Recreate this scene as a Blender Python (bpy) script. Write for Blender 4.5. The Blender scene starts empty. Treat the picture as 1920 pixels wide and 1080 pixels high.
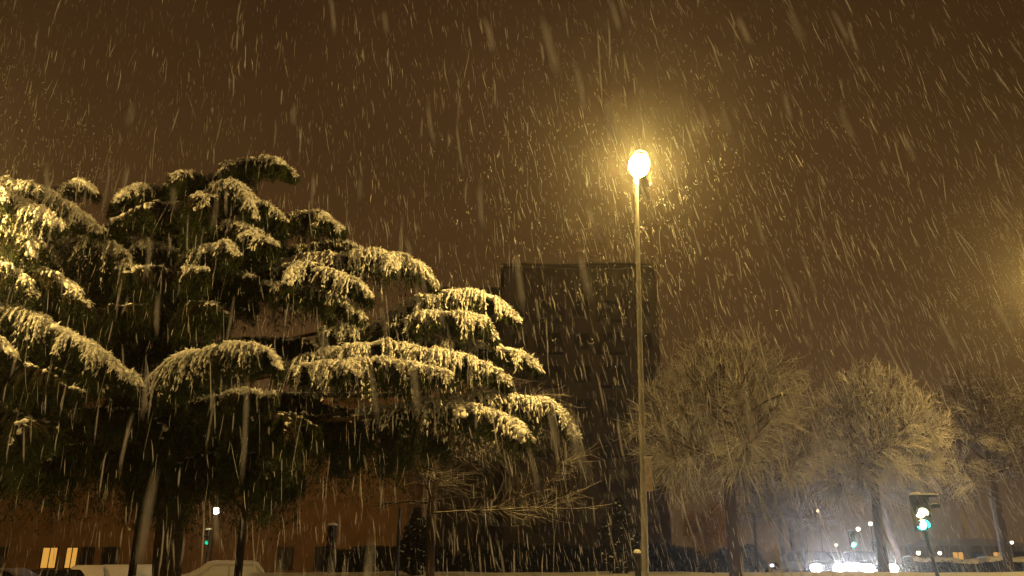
import bpy, bmesh, math, random
import numpy as np
from mathutils import Vector, Matrix, noise as mnoise

S = bpy.context.scene
COL = S.collection
R = math.radians
rng = np.random.default_rng(7)
random.seed(7)

# ------------------------------------------------------------------ camera
EYE = 1.6
PITCH = R(18.7)
FPX = 1507.0
cam_d = bpy.data.cameras.new("camera")
cam = bpy.data.objects.new("camera", cam_d)
COL.objects.link(cam)
cam.location = (0, 0, EYE)
cam.rotation_euler = (R(90) + PITCH, 0, 0)
cam_d.sensor_width = 36
cam_d.lens = FPX / 1920 * 36
cam_d.clip_start = 0.05
cam_d.clip_end = 600
cam_d.dof.use_dof = True
cam_d.dof.focus_distance = 17
cam_d.dof.aperture_fstop = 2.4
S.camera = cam


def P(px, py, depth):
    """world point seen at a pixel of the 1920x1080 photo, `depth` metres down the street"""
    x = (px - 960) / FPX
    v = (540 - py) / FPX
    d = np.array([x, math.cos(PITCH) - v * math.sin(PITCH), math.sin(PITCH) + v * math.cos(PITCH)])
    d *= depth / d[1]
    return np.array([d[0], d[1], d[2] + EYE])


def sst(a, b, x):
    t = np.clip((x - a) / (b - a), 0, 1)
    return t * t * (3 - 2 * t)


def ground_z(x, y):
    """flat car park on the left, a low lawn bank rising to a park on the right"""
    x = np.asarray(x, float); y = np.asarray(y, float)
    s = x / np.maximum(y, 1.0)
    side = sst(-0.355, -0.30, s)
    up = sst(19, 31, y) * 1.13 - sst(35, 46, y) * 0.56
    return side * up - 0.22 * (1 - side) * sst(19, 26, y) + 0.03 * np.sin(x * 0.7 + 1.3) * np.sin(y * 0.5)


# ------------------------------------------------------------------ materials
def mat(name, build):
    m = bpy.data.materials.new(name)
    m.use_nodes = True
    nt = m.node_tree
    nt.nodes.clear()
    out = nt.nodes.new("ShaderNodeOutputMaterial")
    sh = build(nt)
    nt.links.new(sh.outputs[0], out.inputs[0])
    return m


def nd(nt, typ, **kw):
    n = nt.nodes.new(typ)
    for k, v in kw.items():
        if k.startswith("i_"):
            n.inputs[int(k[2:])].default_value = v
        else:
            setattr(n, k, v)
    return n


def pbsdf(nt, color, rough=0.7, metal=0.0, spec=0.3):
    b = nt.nodes.new("ShaderNodeBsdfPrincipled")
    b.inputs["Base Color"].default_value = (*color, 1)
    b.inputs["Roughness"].default_value = rough
    b.inputs["Metallic"].default_value = metal
    b.inputs["Specular IOR Level"].default_value = spec
    return b


def noisy(c1, c2, scale=5, rough=0.7, metal=0.0, spec=0.3, bump=0.0, detail=4):
    def f(nt):
        b = pbsdf(nt, c1, rough, metal, spec)
        tc = nd(nt, "ShaderNodeTexCoord")
        n = nd(nt, "ShaderNodeTexNoise")
        n.inputs["Scale"].default_value = scale
        n.inputs["Detail"].default_value = detail
        nt.links.new(tc.outputs["Object"], n.inputs["Vector"])
        r = nd(nt, "ShaderNodeValToRGB")
        r.color_ramp.elements[0].position = 0.35
        r.color_ramp.elements[1].position = 0.65
        r.color_ramp.elements[0].color = (*c1, 1)
        r.color_ramp.elements[1].color = (*c2, 1)
        nt.links.new(n.outputs["Fac"], r.inputs[0])
        nt.links.new(r.outputs[0], b.inputs["Base Color"])
        if bump:
            bp = nd(nt, "ShaderNodeBump")
            bp.inputs["Strength"].default_value = bump
            bp.inputs["Distance"].default_value = 0.05
            nt.links.new(n.outputs["Fac"], bp.inputs["Height"])
            nt.links.new(bp.outputs[0], b.inputs["Normal"])
        return b
    return f


def snowy(bark1, bark2, lo, hi, scale=6):
    """bark with snow settled on whatever faces up"""
    def f(nt):
        b = pbsdf(nt, bark1, 0.85, 0, 0.1)
        tc = nd(nt, "ShaderNodeTexCoord")
        n = nd(nt, "ShaderNodeTexNoise")
        n.inputs["Scale"].default_value = scale
        nt.links.new(tc.outputs["Object"], n.inputs["Vector"])
        g = nd(nt, "ShaderNodeNewGeometry")
        sp = nd(nt, "ShaderNodeSeparateXYZ")
        nt.links.new(g.outputs["Normal"], sp.inputs[0])
        ad = nd(nt, "ShaderNodeMath", operation="MULTIPLY_ADD")
        ad.inputs[1].default_value = 0.9
        ad.inputs[2].default_value = -0.45
        nt.links.new(n.outputs["Fac"], ad.inputs[0])
        su = nd(nt, "ShaderNodeMath", operation="ADD")
        nt.links.new(ad.outputs[0], su.inputs[0])
        nt.links.new(sp.outputs[2], su.inputs[1])
        r = nd(nt, "ShaderNodeMapRange")
        r.inputs[1].default_value = lo
        r.inputs[2].default_value = hi
        nt.links.new(su.outputs[0], r.inputs[0])
        bm = nd(nt, "ShaderNodeMix", data_type="RGBA")
        bm.inputs[6].default_value = (*bark1, 1)
        bm.inputs[7].default_value = (*bark2, 1)
        nt.links.new(n.outputs["Fac"], bm.inputs[0])
        mx = nd(nt, "ShaderNodeMix", data_type="RGBA")
        nt.links.new(r.outputs[0], mx.inputs[0])
        nt.links.new(bm.outputs[2], mx.inputs[6])
        mx.inputs[7].default_value = (0.82, 0.82, 0.84, 1)
        nt.links.new(mx.outputs[2], b.inputs["Base Color"])
        return b
    return f


def snow_sh(nt, bump_scale=9, strength=0.5, dist=0.06):
    b = pbsdf(nt, (0.84, 0.85, 0.88), 0.6, 0, 0.2)
    tc = nd(nt, "ShaderNodeTexCoord")
    n = nd(nt, "ShaderNodeTexNoise")
    n.inputs["Scale"].default_value = bump_scale
    n.inputs["Detail"].default_value = 6
    nt.links.new(tc.outputs["Object"], n.inputs["Vector"])
    bp = nd(nt, "ShaderNodeBump")
    bp.inputs["Strength"].default_value = strength
    bp.inputs["Distance"].default_value = dist
    nt.links.new(n.outputs["Fac"], bp.inputs["Height"])
    nt.links.new(bp.outputs[0], b.inputs["Normal"])
    return b


def flake_sh(nt):
    d = nd(nt, "ShaderNodeBsdfDiffuse")
    d.inputs[0].default_value = (0.9, 0.9, 0.92, 1)
    t = nd(nt, "ShaderNodeBsdfTranslucent")
    t.inputs[0].default_value = (0.9, 0.9, 0.92, 1)
    m = nd(nt, "ShaderNodeMixShader")
    m.inputs[0].default_value = 0.55
    nt.links.new(d.outputs[0], m.inputs[1])
    nt.links.new(t.outputs[0], m.inputs[2])
    return m


def emit(col, strength):
    def f(nt):
        e = nd(nt, "ShaderNodeEmission")
        e.inputs[0].default_value = (*col, 1)
        e.inputs[1].default_value = strength
        return e
    return f


SODIUM = (1.0, 0.62, 0.15)
M = {}
M["snow"] = mat("snow", lambda nt: snow_sh(nt))
M["snow_ground"] = mat("snow_ground", lambda nt: snow_sh(nt, 1.4, 0.7, 0.25))
M["flake"] = mat("flake", flake_sh)
M["needles"] = mat("needles", noisy((0.018, 0.028, 0.012), (0.05, 0.062, 0.028), 3, 0.8, 0, 0.1))
M["bark"] = mat("bark", noisy((0.03, 0.022, 0.016), (0.075, 0.055, 0.04), 14, 0.9, 0, 0.1, 0.6))
M["snowy_twig"] = mat("snowy_twig", snowy((0.07, 0.05, 0.035), (0.14, 0.10, 0.07), -0.3, 0.45))
M["snowy_bark"] = mat("snowy_bark", snowy((0.035, 0.026, 0.02), (0.07, 0.05, 0.04), 0.35, 0.7))
M["dull_twig"] = mat("dull_twig", snowy((0.05, 0.035, 0.025), (0.09, 0.06, 0.045), 0.45, 0.9))
M["galv"] = mat("galvanised_steel", noisy((0.34, 0.34, 0.33), (0.46, 0.46, 0.45), 9, 0.55, 0.15, 0.4))
M["dark_metal"] = mat("dark_metal", noisy((0.02, 0.02, 0.022), (0.05, 0.05, 0.05), 8, 0.55, 0.2))
M["sign_face"] = mat("sign_face", noisy((0.50, 0.42, 0.40), (0.68, 0.62, 0.60), 12, 0.6))
M["lamp"] = mat("lamp_glow", emit(SODIUM, 1800))
M["lamp_near_left"] = mat("lamp_glow_left", emit(SODIUM, 900))
M["lamp_near_right"] = mat("lamp_glow_right", emit(SODIUM, 2100))
M["lamp_yard"] = mat("lamp_glow_yard", emit((1.0, 0.52, 0.13), 480))
M["lamp_far"] = mat("lamp_glow_far", emit((1.0, 0.78, 0.45), 14))
M["lamp_mid"] = mat("lamp_glow_mid", emit((1.0, 0.8, 0.4), 120))
M["headlight"] = mat("headlight_glow", emit((0.95, 0.95, 1.0), 700))
M["headlight_dim"] = mat("headlight_dim_glow", emit((0.9, 0.85, 1.0), 5))
M["green"] = mat("green_lens_glow", emit((0.02, 1.0, 0.9), 130))
M["green_far"] = mat("green_lens_glow_far", emit((0.03, 1.0, 0.75), 110))
M["green_dim"] = mat("green_lens_dim", emit((0.03, 1.0, 0.5), 0.8))
M["amber"] = mat("amber_lens_glow", emit((1.0, 0.78, 0.25), 260))
M["lens_off"] = mat("lens_off", noisy((0.03, 0.012, 0.01), (0.05, 0.02, 0.015), 6, 0.3))
M["glow_tinted_leaf"] = mat("glow_tinted_leaf", noisy((0.24, 0.14, 0.04), (0.36, 0.21, 0.07), 3, 0.8, 0, 0.1))  # orange lamp glow put into the leaf colour itself
M["brick"] = mat("brick_wall", noisy((0.27, 0.165, 0.085), (0.36, 0.22, 0.12), 0.8, 0.9, 0, 0.1))
M["concrete"] = mat("concrete_wall", noisy((0.10, 0.083, 0.065), (0.13, 0.108, 0.088), 0.5, 0.9, 0, 0.1))
M["frame"] = mat("window_frame", noisy((0.05, 0.042, 0.036), (0.07, 0.06, 0.05), 5, 0.6))
M["pane"] = mat("window_pane", lambda nt: pbsdf(nt, (0.012, 0.012, 0.016), 0.3, 0, 0.5))
M["pane_lit"] = mat("window_pane_lit", emit((1.0, 0.48, 0.08), 0.75))
M["slab"] = mat("balcony_slab", noisy((0.05, 0.042, 0.035), (0.07, 0.06, 0.05), 2, 0.9))
M["car_dark"] = mat("car_paint_dark", noisy((0.012, 0.012, 0.016), (0.02, 0.02, 0.024), 3, 0.25, 0.3, 0.5))
M["car_grey"] = mat("car_paint_grey", noisy((0.09, 0.09, 0.09), (0.12, 0.12, 0.12), 3, 0.3, 0.4, 0.5))
M["car_white"] = mat("car_paint_white", noisy((0.55, 0.55, 0.53), (0.65, 0.65, 0.63), 3, 0.3, 0.0, 0.5))
M["rubber"] = mat("rubber", lambda nt: pbsdf(nt, (0.012, 0.012, 0.012), 0.8))
M["rim"] = mat("wheel_rim", noisy((0.3, 0.3, 0.3), (0.4, 0.4, 0.4), 5, 0.4, 0.8))
M["glass_off"] = mat("headlight_glass", lambda nt: pbsdf(nt, (0.35, 0.35, 0.35), 0.1, 0, 0.5))
M["hedge"] = mat("hedge_leaves", noisy((0.02, 0.022, 0.014), (0.055, 0.05, 0.03), 3, 0.8, 0, 0.1))


# ------------------------------------------------------------------ mesh helpers
class MB:
    """collects triangle / quad batches and links them as one mesh object"""
    def __init__(self):
        self.v = []; self.f = []; self.n = 0

    def add(self, verts, faces, mi=0, smooth=False):
        verts = np.asarray(verts, np.float32).reshape(-1, 3)
        faces = np.asarray(faces, np.int64)
        if len(verts) == 0 or len(faces) == 0:
            return
        self.v.append(verts)
        self.f.append((faces + self.n, mi, smooth))
        self.n += len(verts)

    def mesh(self, name):
        me = bpy.data.meshes.new(name)
        V = np.concatenate(self.v)
        me.vertices.add(len(V))
        me.vertices.foreach_set("co", V.ravel())
        nl = sum(f.size for f, _, _ in self.f)
        npoly = sum(len(f) for f, _, _ in self.f)
        li = np.empty(nl, np.int32); ls = np.empty(npoly, np.int32)
        mi = np.empty(npoly, np.int32); sm = np.empty(npoly, bool)
        a = b = 0
        for f, m, s in self.f:
            k = f.shape[1]; c = len(f)
            li[a:a + f.size] = f.ravel()
            ls[b:b + c] = a + np.arange(c) * k
            mi[b:b + c] = m; sm[b:b + c] = s
            a += f.size; b += c
        me.loops.add(nl); me.loops.foreach_set("vertex_index", li)
        me.polygons.add(npoly); me.polygons.foreach_set("loop_start", ls)
        me.polygons.foreach_set("material_index", mi)
        me.polygons.foreach_set("use_smooth", sm)
        me.update(calc_edges=True)
        me.validate()
        return me

    def build(self, name, mats, parent=None, loc=None):
        me = self.mesh(name)
        for m in (mats if isinstance(mats, (list, tuple)) else [mats]):
            me.materials.append(m)
        o = bpy.data.objects.new(name, me)
        COL.objects.link(o)
        if parent is not None:
            o.parent = parent
        if loc is not None:
            o.location = loc
        return o

    # shapes
    def box(self, c, s, mi=0, rot=0.0):
        c = np.asarray(c, float); h = np.asarray(s, float) / 2
        v = np.array([[x, y, z] for x in (-1, 1) for y in (-1, 1) for z in (-1, 1)]) * h
        if rot:
            cs, sn = math.cos(rot), math.sin(rot)
            v = np.stack([v[:, 0] * cs - v[:, 1] * sn, v[:, 0] * sn + v[:, 1] * cs, v[:, 2]], 1)
        self.add(v + c, [[0, 1, 3, 2], [4, 6, 7, 5], [0, 4, 5, 1], [2, 3, 7, 6], [0, 2, 6, 4], [1, 5, 7, 3]], mi)

    def tube(self, pts, rad, sides=8, mi=0, caps=True, smooth=True):
        pts = np.asarray(pts, float)
        rad = np.broadcast_to(np.asarray(rad, float), (len(pts),))
        t = np.gradient(pts, axis=0)
        t /= np.linalg.norm(t, axis=1, keepdims=True) + 1e-9
        ref = np.array([1.0, 0, 0]) if abs(t[:, 0].mean()) < 0.8 else np.array([0, 1.0, 0])
        u = np.cross(t, ref); u /= np.linalg.norm(u, axis=1, keepdims=True) + 1e-9
        w = np.cross(t, u)
        a = np.arange(sides) / sides * 2 * math.pi
        ring = (u[:, None] * np.cos(a)[None, :, None] + w[:, None] * np.sin(a)[None, :, None]) * rad[:, None, None]
        v = (pts[:, None] + ring).reshape(-1, 3)
        n = len(pts)
        i = np.arange(n - 1)[:, None] * sides; j = np.arange(sides)[None]; j2 = (j + 1) % sides
        f = np.stack([i + j, i + j2, i + sides + j2, i + sides + j], -1).reshape(-1, 4)
        self.add(v, f, mi, smooth)
        if caps:
            for k, rev in ((0, True), (n - 1, False)):
                ids = list(range(sides))
                self.add(v[k * sides:(k + 1) * sides], [ids[::-1] if rev else ids], mi)

    def lathe(self, prof, sides=16, mi=0, center=(0, 0, 0), smooth=True, mtx=None):
        prof = np.asarray(prof, float)
        a = np.arange(sides) / sides * 2 * math.pi
        v = np.stack([prof[:, 0:1] * np.cos(a), prof[:, 0:1] * np.sin(a), np.repeat(prof[:, 1:2], sides, 1)], -1).reshape(-1, 3)
        if mtx is not None:
            v = v @ np.array(mtx.to_3x3()).T
        v = v + np.asarray(center)
        n = len(prof)
        i = np.arange(n - 1)[:, None] * sides; j = np.arange(sides)[None]; j2 = (j + 1) % sides
        f = np.stack([i + j, i + j2, i + sides + j2, i + sides + j], -1).reshape(-1, 4)
        self.add(v, f, mi, smooth)


ICO_V, ICO_F = None, None
def _ico():
    global ICO_V, ICO_F
    bm = bmesh.new()
    bmesh.ops.create_icosphere(bm, subdivisions=1, radius=1)
    ICO_V = np.array([v.co for v in bm.verts]); ICO_F = np.array([[v.index for v in f.verts] for f in bm.faces])
    bm.free()
_ico()


def blobs(mb, c, axis, r, elong=1.5, jit=0.25, mi=0, flat=1.0):
    """a batch of lumpy little ellipsoids stretched along `axis`"""
    n = len(c)
    if n == 0:
        return
    axis = axis / (np.linalg.norm(axis, axis=1, keepdims=True) + 1e-9)
    ref = np.tile([0.0, 0, 1.0], (n, 1))
    u = np.cross(axis, ref + 0.05 * rng.normal(size=(n, 3))); u /= np.linalg.norm(u, axis=1, keepdims=True) + 1e-9
    w = np.cross(u, axis)
    k = len(ICO_V)
    m = 1 + jit * rng.normal(size=(n, k, 1))
    L = ICO_V[None] * m
    el = np.broadcast_to(np.asarray(elong, float), (n,))
    v = (axis[:, None] * L[:, :, 0:1] * el[:, None, None] + u[:, None] * L[:, :, 1:2] + w[:, None] * L[:, :, 2:3] * flat)
    v = v * np.asarray(r)[:, None, None] + c[:, None]
    f = (ICO_F[None] + (np.arange(n) * k)[:, None, None]).reshape(-1, 3)
    mb.add(v.reshape(-1, 3), f, mi, True)


def needles(mb, c, d, length, width, mi=0):
    """thin triangles from c along d"""
    n = len(c)
    if n == 0:
        return
    d = d / (np.linalg.norm(d, axis=1, keepdims=True) + 1e-9)
    s = np.cross(d, rng.normal(size=(n, 3))); s /= np.linalg.norm(s, axis=1, keepdims=True) + 1e-9
    L = np.asarray(length)[:, None]; W = np.asarray(width)[:, None]
    v = np.stack([c - s * W * 0.4, c + d * L * 0.45 + s * W, c + d * L, c + d * L * 0.4 - s * W], 1)
    f = np.arange(n * 4).reshape(n, 4)
    mb.add(v.reshape(-1, 3), f, mi)


def tubes_batch(mb, paths, radii, sides=3, mi=0):
    """paths (n,k,3), radii (n,k): many thin tubes at once"""
    paths = np.asarray(paths); radii = np.asarray(radii)
    n, k, _ = paths.shape
    d = paths[:, -1] - paths[:, 0]
    d /= np.linalg.norm(d, axis=1, keepdims=True) + 1e-9
    ref = np.where(np.abs(d[:, 2:3]) > 0.9, [[1.0, 0, 0]], [[0, 0, 1.0]])
    u = np.cross(d, ref); u /= np.linalg.norm(u, axis=1, keepdims=True) + 1e-9
    w = np.cross(u, d)
    a = np.arange(sides) / sides * 2 * math.pi + math.pi / 2
    ring = u[:, None] * np.cos(a)[None, :, None] + w[:, None] * np.sin(a)[None, :, None]
    v = paths[:, :, None] + ring[:, None] * radii[:, :, None, None]
    base = (np.arange(n) * k * sides)[:, None, None]
    i = (np.arange(k - 1) * sides)[None, :, None]; j = np.arange(sides)[None, None]; j2 = (j + 1) % sides
    f = np.stack([base + i + j, base + i + j2, base + i + sides + j2, base + i + sides + j], -1).reshape(-1, 4)
    mb.add(v.reshape(-1, 3), f, mi, True)


def empty(name, loc, label, cat, group=None, rz=0.0):
    o = bpy.data.objects.new(name, None)
    COL.objects.link(o)
    o.location = loc
    o.rotation_euler = (0, 0, rz)
    o.empty_display_size = 0.3
    tag(o, label, cat, group)
    return o


def tag(o, label=None, cat=None, group=None, kind=None):
    if label: o["label"] = label
    if cat: o["category"] = cat
    if group: o["group"] = group
    if kind: o["kind"] = kind
    return o


def copy_tree(o, parent=None):
    c = o.copy(); COL.objects.link(c); c.parent = parent
    for ch in o.children:
        copy_tree(ch, c)
    return c


def crspline(pts, n):
    pts = np.asarray(pts, float)
    if len(pts) == 2:
        return np.linspace(pts[0], pts[1], n)
    p = np.vstack([2 * pts[0] - pts[1], pts, 2 * pts[-1] - pts[-2]])
    seg = np.linalg.norm(np.diff(pts, axis=0), axis=1); cum = np.concatenate([[0], np.cumsum(seg)])
    out = []
    for s in np.linspace(0, cum[-1], n):
        i = min(np.searchsorted(cum, s, side="right") - 1, len(pts) - 2)
        t = (s - cum[i]) / (seg[i] + 1e-9)
        a, b, c, d = p[i], p[i + 1], p[i + 2], p[i + 3]
        out.append(0.5 * (2 * b + (c - a) * t + (2 * a - 5 * b + 4 * c - d) * t * t + (3 * b - a - 3 * c + d) * t ** 3))
    return np.array(out)


# ------------------------------------------------------------------ world: night sky lit by the town
W = bpy.data.worlds.new("World")
S.world = W
W.use_nodes = True
nt = W.node_tree
nt.nodes.clear()
wo = nt.nodes.new("ShaderNodeOutputWorld")
sky = nt.nodes.new("ShaderNodeTexSky")
sky.sky_type = "NISHITA"; sky.sun_disc = False
sky.sun_elevation = R(-9); sky.sun_rotation = R(200)
bg1 = nt.nodes.new("ShaderNodeBackground"); bg1.inputs[1].default_value = 0.05
nt.links.new(sky.outputs[0], bg1.inputs[0])
tc = nt.nodes.new("ShaderNodeTexCoord")
sep = nt.nodes.new("ShaderNodeSeparateXYZ")
nt.links.new(tc.outputs["Generated"], sep.inputs[0])
ramp = nt.nodes.new("ShaderNodeValToRGB")
els = ramp.color_ramp.elements
els[0].position = 0.0; els[0].color = (0.080, 0.042, 0.0135, 1)
els[1].position = 0.75; els[1].color = (0.034, 0.0140, 0.0055, 1)
e = els.new(0.35); e.color = (0.064, 0.0295, 0.0088, 1)
nt.links.new(sep.outputs[2], ramp.inputs[0])
bg2 = nt.nodes.new("ShaderNodeBackground"); bg2.inputs[1].default_value = 1.0
cl = nt.nodes.new("ShaderNodeTexNoise"); cl.inputs["Scale"].default_value = 2.6; cl.inputs["Detail"].default_value = 5
nt.links.new(tc.outputs["Generated"], cl.inputs["Vector"])
cm = nt.nodes.new("ShaderNodeMapRange"); cm.inputs[1].default_value = .3; cm.inputs[2].default_value = .7; cm.inputs[3].default_value = .8; cm.inputs[4].default_value = 1.18
nt.links.new(cl.outputs["Fac"], cm.inputs[0])
cx = nt.nodes.new("ShaderNodeVectorMath"); cx.operation = "SCALE"
nt.links.new(ramp.outputs[0], cx.inputs[0]); nt.links.new(cm.outputs[0], cx.inputs["Scale"])
nt.links.new(cx.outputs[0], bg2.inputs[0])
ad = nt.nodes.new("ShaderNodeAddShader")
nt.links.new(bg1.outputs[0], ad.inputs[0]); nt.links.new(bg2.outputs[0], ad.inputs[1])
nt.links.new(ad.outputs[0], wo.inputs[0])

S.view_settings.view_transform = "Standard"
S.view_settings.look = "None"
S.view_settings.exposure = 0
S.view_settings.gamma = 1
S.cycles.use_denoising = True
S.cycles.max_bounces = 6
S.cycles.diffuse_bounces = 2
S.cycles.volume_bounces = 0
S.cycles.transparent_max_bounces = 6
S.cycles.sample_clamp_indirect = 4
S.cycles.use_light_tree = True

# ------------------------------------------------------------------ ground
def make_ground():
    xs = np.concatenate([np.linspace(-400, -70, 12), np.linspace(-62, 62, 125), np.linspace(70, 400, 12)])
    ys = np.concatenate([np.linspace(-60, -4, 10), np.linspace(0, 80, 81), np.linspace(90, 420, 14)])
    X, Y = np.meshgrid(xs, ys)
    Z = ground_z(X, Y)
    Z += 0.02 * np.sin(X * 2.1 + np.cos(Y * 1.7)) * sst(2, 8, Y)
    v = np.stack([X, Y, Z], -1).reshape(-1, 3)
    nx = len(xs); ny = len(ys)
    i = np.arange(ny - 1)[:, None] * nx; j = np.arange(nx - 1)[None]
    f = np.stack([i + j, i + j + 1, i + nx + j + 1, i + nx + j], -1).reshape(-1, 4)
    mb = MB(); mb.add(v, f, 0, True)
    tag(mb.build("ground", M["snow_ground"]), kind="structure")
make_ground()

# ------------------------------------------------------------------ cedars
def bough(root, name, ridge, fin=0.8, curt=0.8, psnow=0.8, trunk_pt=None, dens=1.0, label=None, front=0.62, rwood=0.05, snowr=0.07, drop=1.0, lat=None):
    """one snow-laden bough. ridge: (px, py, depth) along its crest, base to tip"""
    base = np.array(root.location)
    pts = np.array([P(*r) for r in ridge]) - base
    Ltot = np.linalg.norm(np.diff(pts, axis=0), axis=1).sum()
    n = max(12, int(Ltot / 0.06))
    sp = crspline(pts, n)
    sp[1:-1] += rng.normal(scale=0.012, size=(n - 2, 3))
    wv = np.linspace(0, Ltot, n)
    sp[:, 2] += (.025 * np.sin(wv * 4.1 + rng.uniform(0, 6)) + .018 * np.sin(wv * 9.7 + rng.uniform(0, 6))) * np.minimum(1, (Ltot - wv) * 2)
    tang = np.gradient(sp, axis=0); tang /= np.linalg.norm(tang, axis=1, keepdims=True)
    fol = MB(); sn = MB()
    # wood
    wp = sp.copy(); wp[:, 2] -= 0.05
    if trunk_pt is not None:
        tp = np.asarray(trunk_pt) - base
        mid = (tp + wp[0]) / 2 + np.array([0, 0, -0.12])
        wp = np.vstack([crspline([tp, mid, wp[0]], 8)[:-1], wp])
    fol.tube(wp, np.linspace(rwood, 0.012, len(wp)), 6, 0)
    def dress(sp, fin, curt, psnow, dens, front):
        n = len(sp)
        Ltot = np.linalg.norm(np.diff(sp, axis=0), axis=1).sum()
        tang = np.gradient(sp, axis=0); tang /= np.linalg.norm(tang, axis=1, keepdims=True) + 1e-9
        # branchlets: groups of fingers fanning out sideways and drooping
        ng = max(5, int(Ltot / 0.125 * dens))
        tg_ = np.sort((np.arange(ng) + rng.uniform(-.35, .35, ng)) / ng).clip(0, 1)
        gfront = rng.uniform(size=ng) < front
        gang = rng.uniform(R(30), R(95), ng)
        gl = rng.uniform(.6, 1.25, ng); gdr = drop * rng.uniform(.7, 1.2, ng); gsn = np.clip(psnow * rng.uniform(.6, 1.5, ng), 0, 1)
        per = 15
        nf = ng * per
        gi = np.repeat(np.arange(ng), per)
        t = (tg_[gi] + rng.normal(scale=.045 / max(Ltot, .5), size=nf)).clip(0, 1)
        ii = np.clip((t * (n - 1)).astype(int), 0, n - 1)
        p0 = sp[ii]
        th = tang[ii].copy(); th[:, 2] = 0
        th /= np.linalg.norm(th, axis=1, keepdims=True) + 1e-6
        ang = gang[gi] + rng.normal(scale=R(10), size=nf)
        left = np.stack([-th[:, 1], th[:, 0]], 1)
        sgn = np.where((left[:, 1] < 0) == gfront[gi], 1.0, -1.0)
        ca, sa = np.cos(ang), np.sin(ang) * sgn
        dh = np.stack([th[:, 0] * ca - th[:, 1] * sa, th[:, 0] * sa + th[:, 1] * ca], 1)
        prof = np.clip(0.55 + 0.9 * np.sin(np.clip(t * 1.15, 0, 1) * math.pi) ** 0.8, 0, 1.3) * np.where(t > 0.85, (1 - t) / 0.15 * 0.75 + 0.25, 1)
        ln = fin * prof * gl[gi] * rng.uniform(0.45, 1.15, nf)
        dr = gdr[gi] * rng.uniform(0.8, 1.2, nf)
        ns = 12
        s = np.linspace(0, 1, ns)[None, :, None]
        d3 = np.concatenate([dh, np.zeros((nf, 1))], 1)
        path = (p0[:, None] + d3[:, None] * ln[:, None, None] * (0.85 * s - 0.25 * s * s)
                + np.array([0, 0, 1.0]) * (ln[:, None, None] * (0.16 * s - dr[:, None, None] * s ** 2 * 1.05)))
        path += rng.normal(scale=0.008, size=path.shape)
        ptan = np.gradient(path, axis=1)
        tubes_batch(fol, path[:, ::3], np.linspace(0.012, 0.004, ns)[None, ::3].repeat(nf, 0), 3, 0)
        # snow lying along the fingers: smooth runs, thinning and breaking up towards the ends
        sv = np.linspace(0, 1, ns)[None].repeat(nf, 0)
        endp = rng.uniform(0.55, 1.1, (nf, 1)) * (.35 + .75 * gsn[gi][:, None])
        keep = (rng.uniform(size=(nf, ns)) < (gsn[gi][:, None] * (1.1 - 0.35 * sv)).clip(0, .96)) & (sv < endp)
        seg = np.linalg.norm(ptan, axis=2)
        c = path[keep]; ax = ptan[keep]
        r = (snowr * 0.55 * (1.0 - 0.6 * sv) * rng.uniform(0.6, 1.15, (nf, ns)))[keep]
        c = c + np.array([0, -0.15, 0.5]) * r[:, None]
        el = np.clip(seg[keep] / r * rng.uniform(.75, 1.1, len(r)), 1.1, 3.2)
        blobs(sn, c, ax, r, el, 0.13, 0, 0.85)
        # feathery snowy sprays poking out of the runs
        cs = np.repeat(c, 2, 0) + rng.normal(scale=.014, size=(len(c) * 2, 3)); as_ = np.repeat(ax / (np.linalg.norm(ax, axis=1, keepdims=True) + 1e-9), 2, 0)
        sd = as_ + rng.normal(scale=.5, size=cs.shape) + np.array([0, -.1, -.25])
        needles(sn, cs, sd, rng.uniform(.05, .13, len(cs)), rng.uniform(.008, .02, len(cs)), 0)
        # snow along the crest itself
        nc = int(Ltot / 0.014 * (min(1, psnow + 0.15) if psnow > .2 else psnow))
        tt = rng.uniform(0, 1, nc); jj = np.clip((tt * (n - 1)).astype(int), 0, n - 1)
        cr = sp[jj] + rng.normal(scale=0.045, size=(nc, 3)) * [1, 1, 0.22]
        rr = snowr * 0.95 * rng.uniform(0.6, 1.25, nc) * np.where(tt > 0.8, 0.5 + (1 - tt) * 1.6, 1)
        blobs(sn, cr, tang[jj], rr, rng.uniform(1.4, 2.6, nc), 0.12, 0, 0.7)
        # needles under the fingers
        rp = 4
        c = np.repeat(path.reshape(-1, 3), rp, 0) + rng.normal(scale=0.018, size=(nf * ns * rp, 3)) + [0, 0.03, -0.035]
        ax = np.repeat(ptan.reshape(-1, 3), rp, 0); ax /= np.linalg.norm(ax, axis=1, keepdims=True) + 1e-9
        dd = ax * 0.9 + rng.normal(scale=0.5, size=c.shape) + np.array([0, 0.3, -0.6])
        needles(fol, c, dd, rng.uniform(0.05, 0.12, len(c)), rng.uniform(0.005, 0.012, len(c)), 1)
        # hanging dark twigs below
        nh = int(Ltot / 0.019 * dens * (curt > 0))
        if nh:
            k = rng.integers(0, nf, nh); ks = rng.integers(0, 6, nh)
            h0 = path[k, ks] + np.array([0, .12, -.05])
            hl = curt * rng.uniform(0.25, 1.1, nh) * np.clip(prof[k], 0.25, 1)
            m = 9
            q = np.linspace(0, 1, m)[None, :, None]
            drift = rng.normal(scale=0.22, size=(nh, 1, 3)) * [1, 1, 0]
            hp = h0[:, None] + drift * q * hl[:, None, None] - np.array([0, 0, 1.0]) * q * hl[:, None, None]
            c = np.repeat(hp.reshape(-1, 3), 6, 0) + rng.normal(scale=0.035, size=(nh * m * 6, 3))
            dd = rng.normal(scale=0.6, size=c.shape) + np.array([0, 0, -0.8])
            needles(fol, c, dd, rng.uniform(0.08, 0.18, len(c)), rng.uniform(0.006, 0.0125, len(c)), 1)
            # a little snow lodged in them
            kk = rng.uniform(size=(nh, m)) < 0.03 * psnow
            cc = hp[kk]
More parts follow.
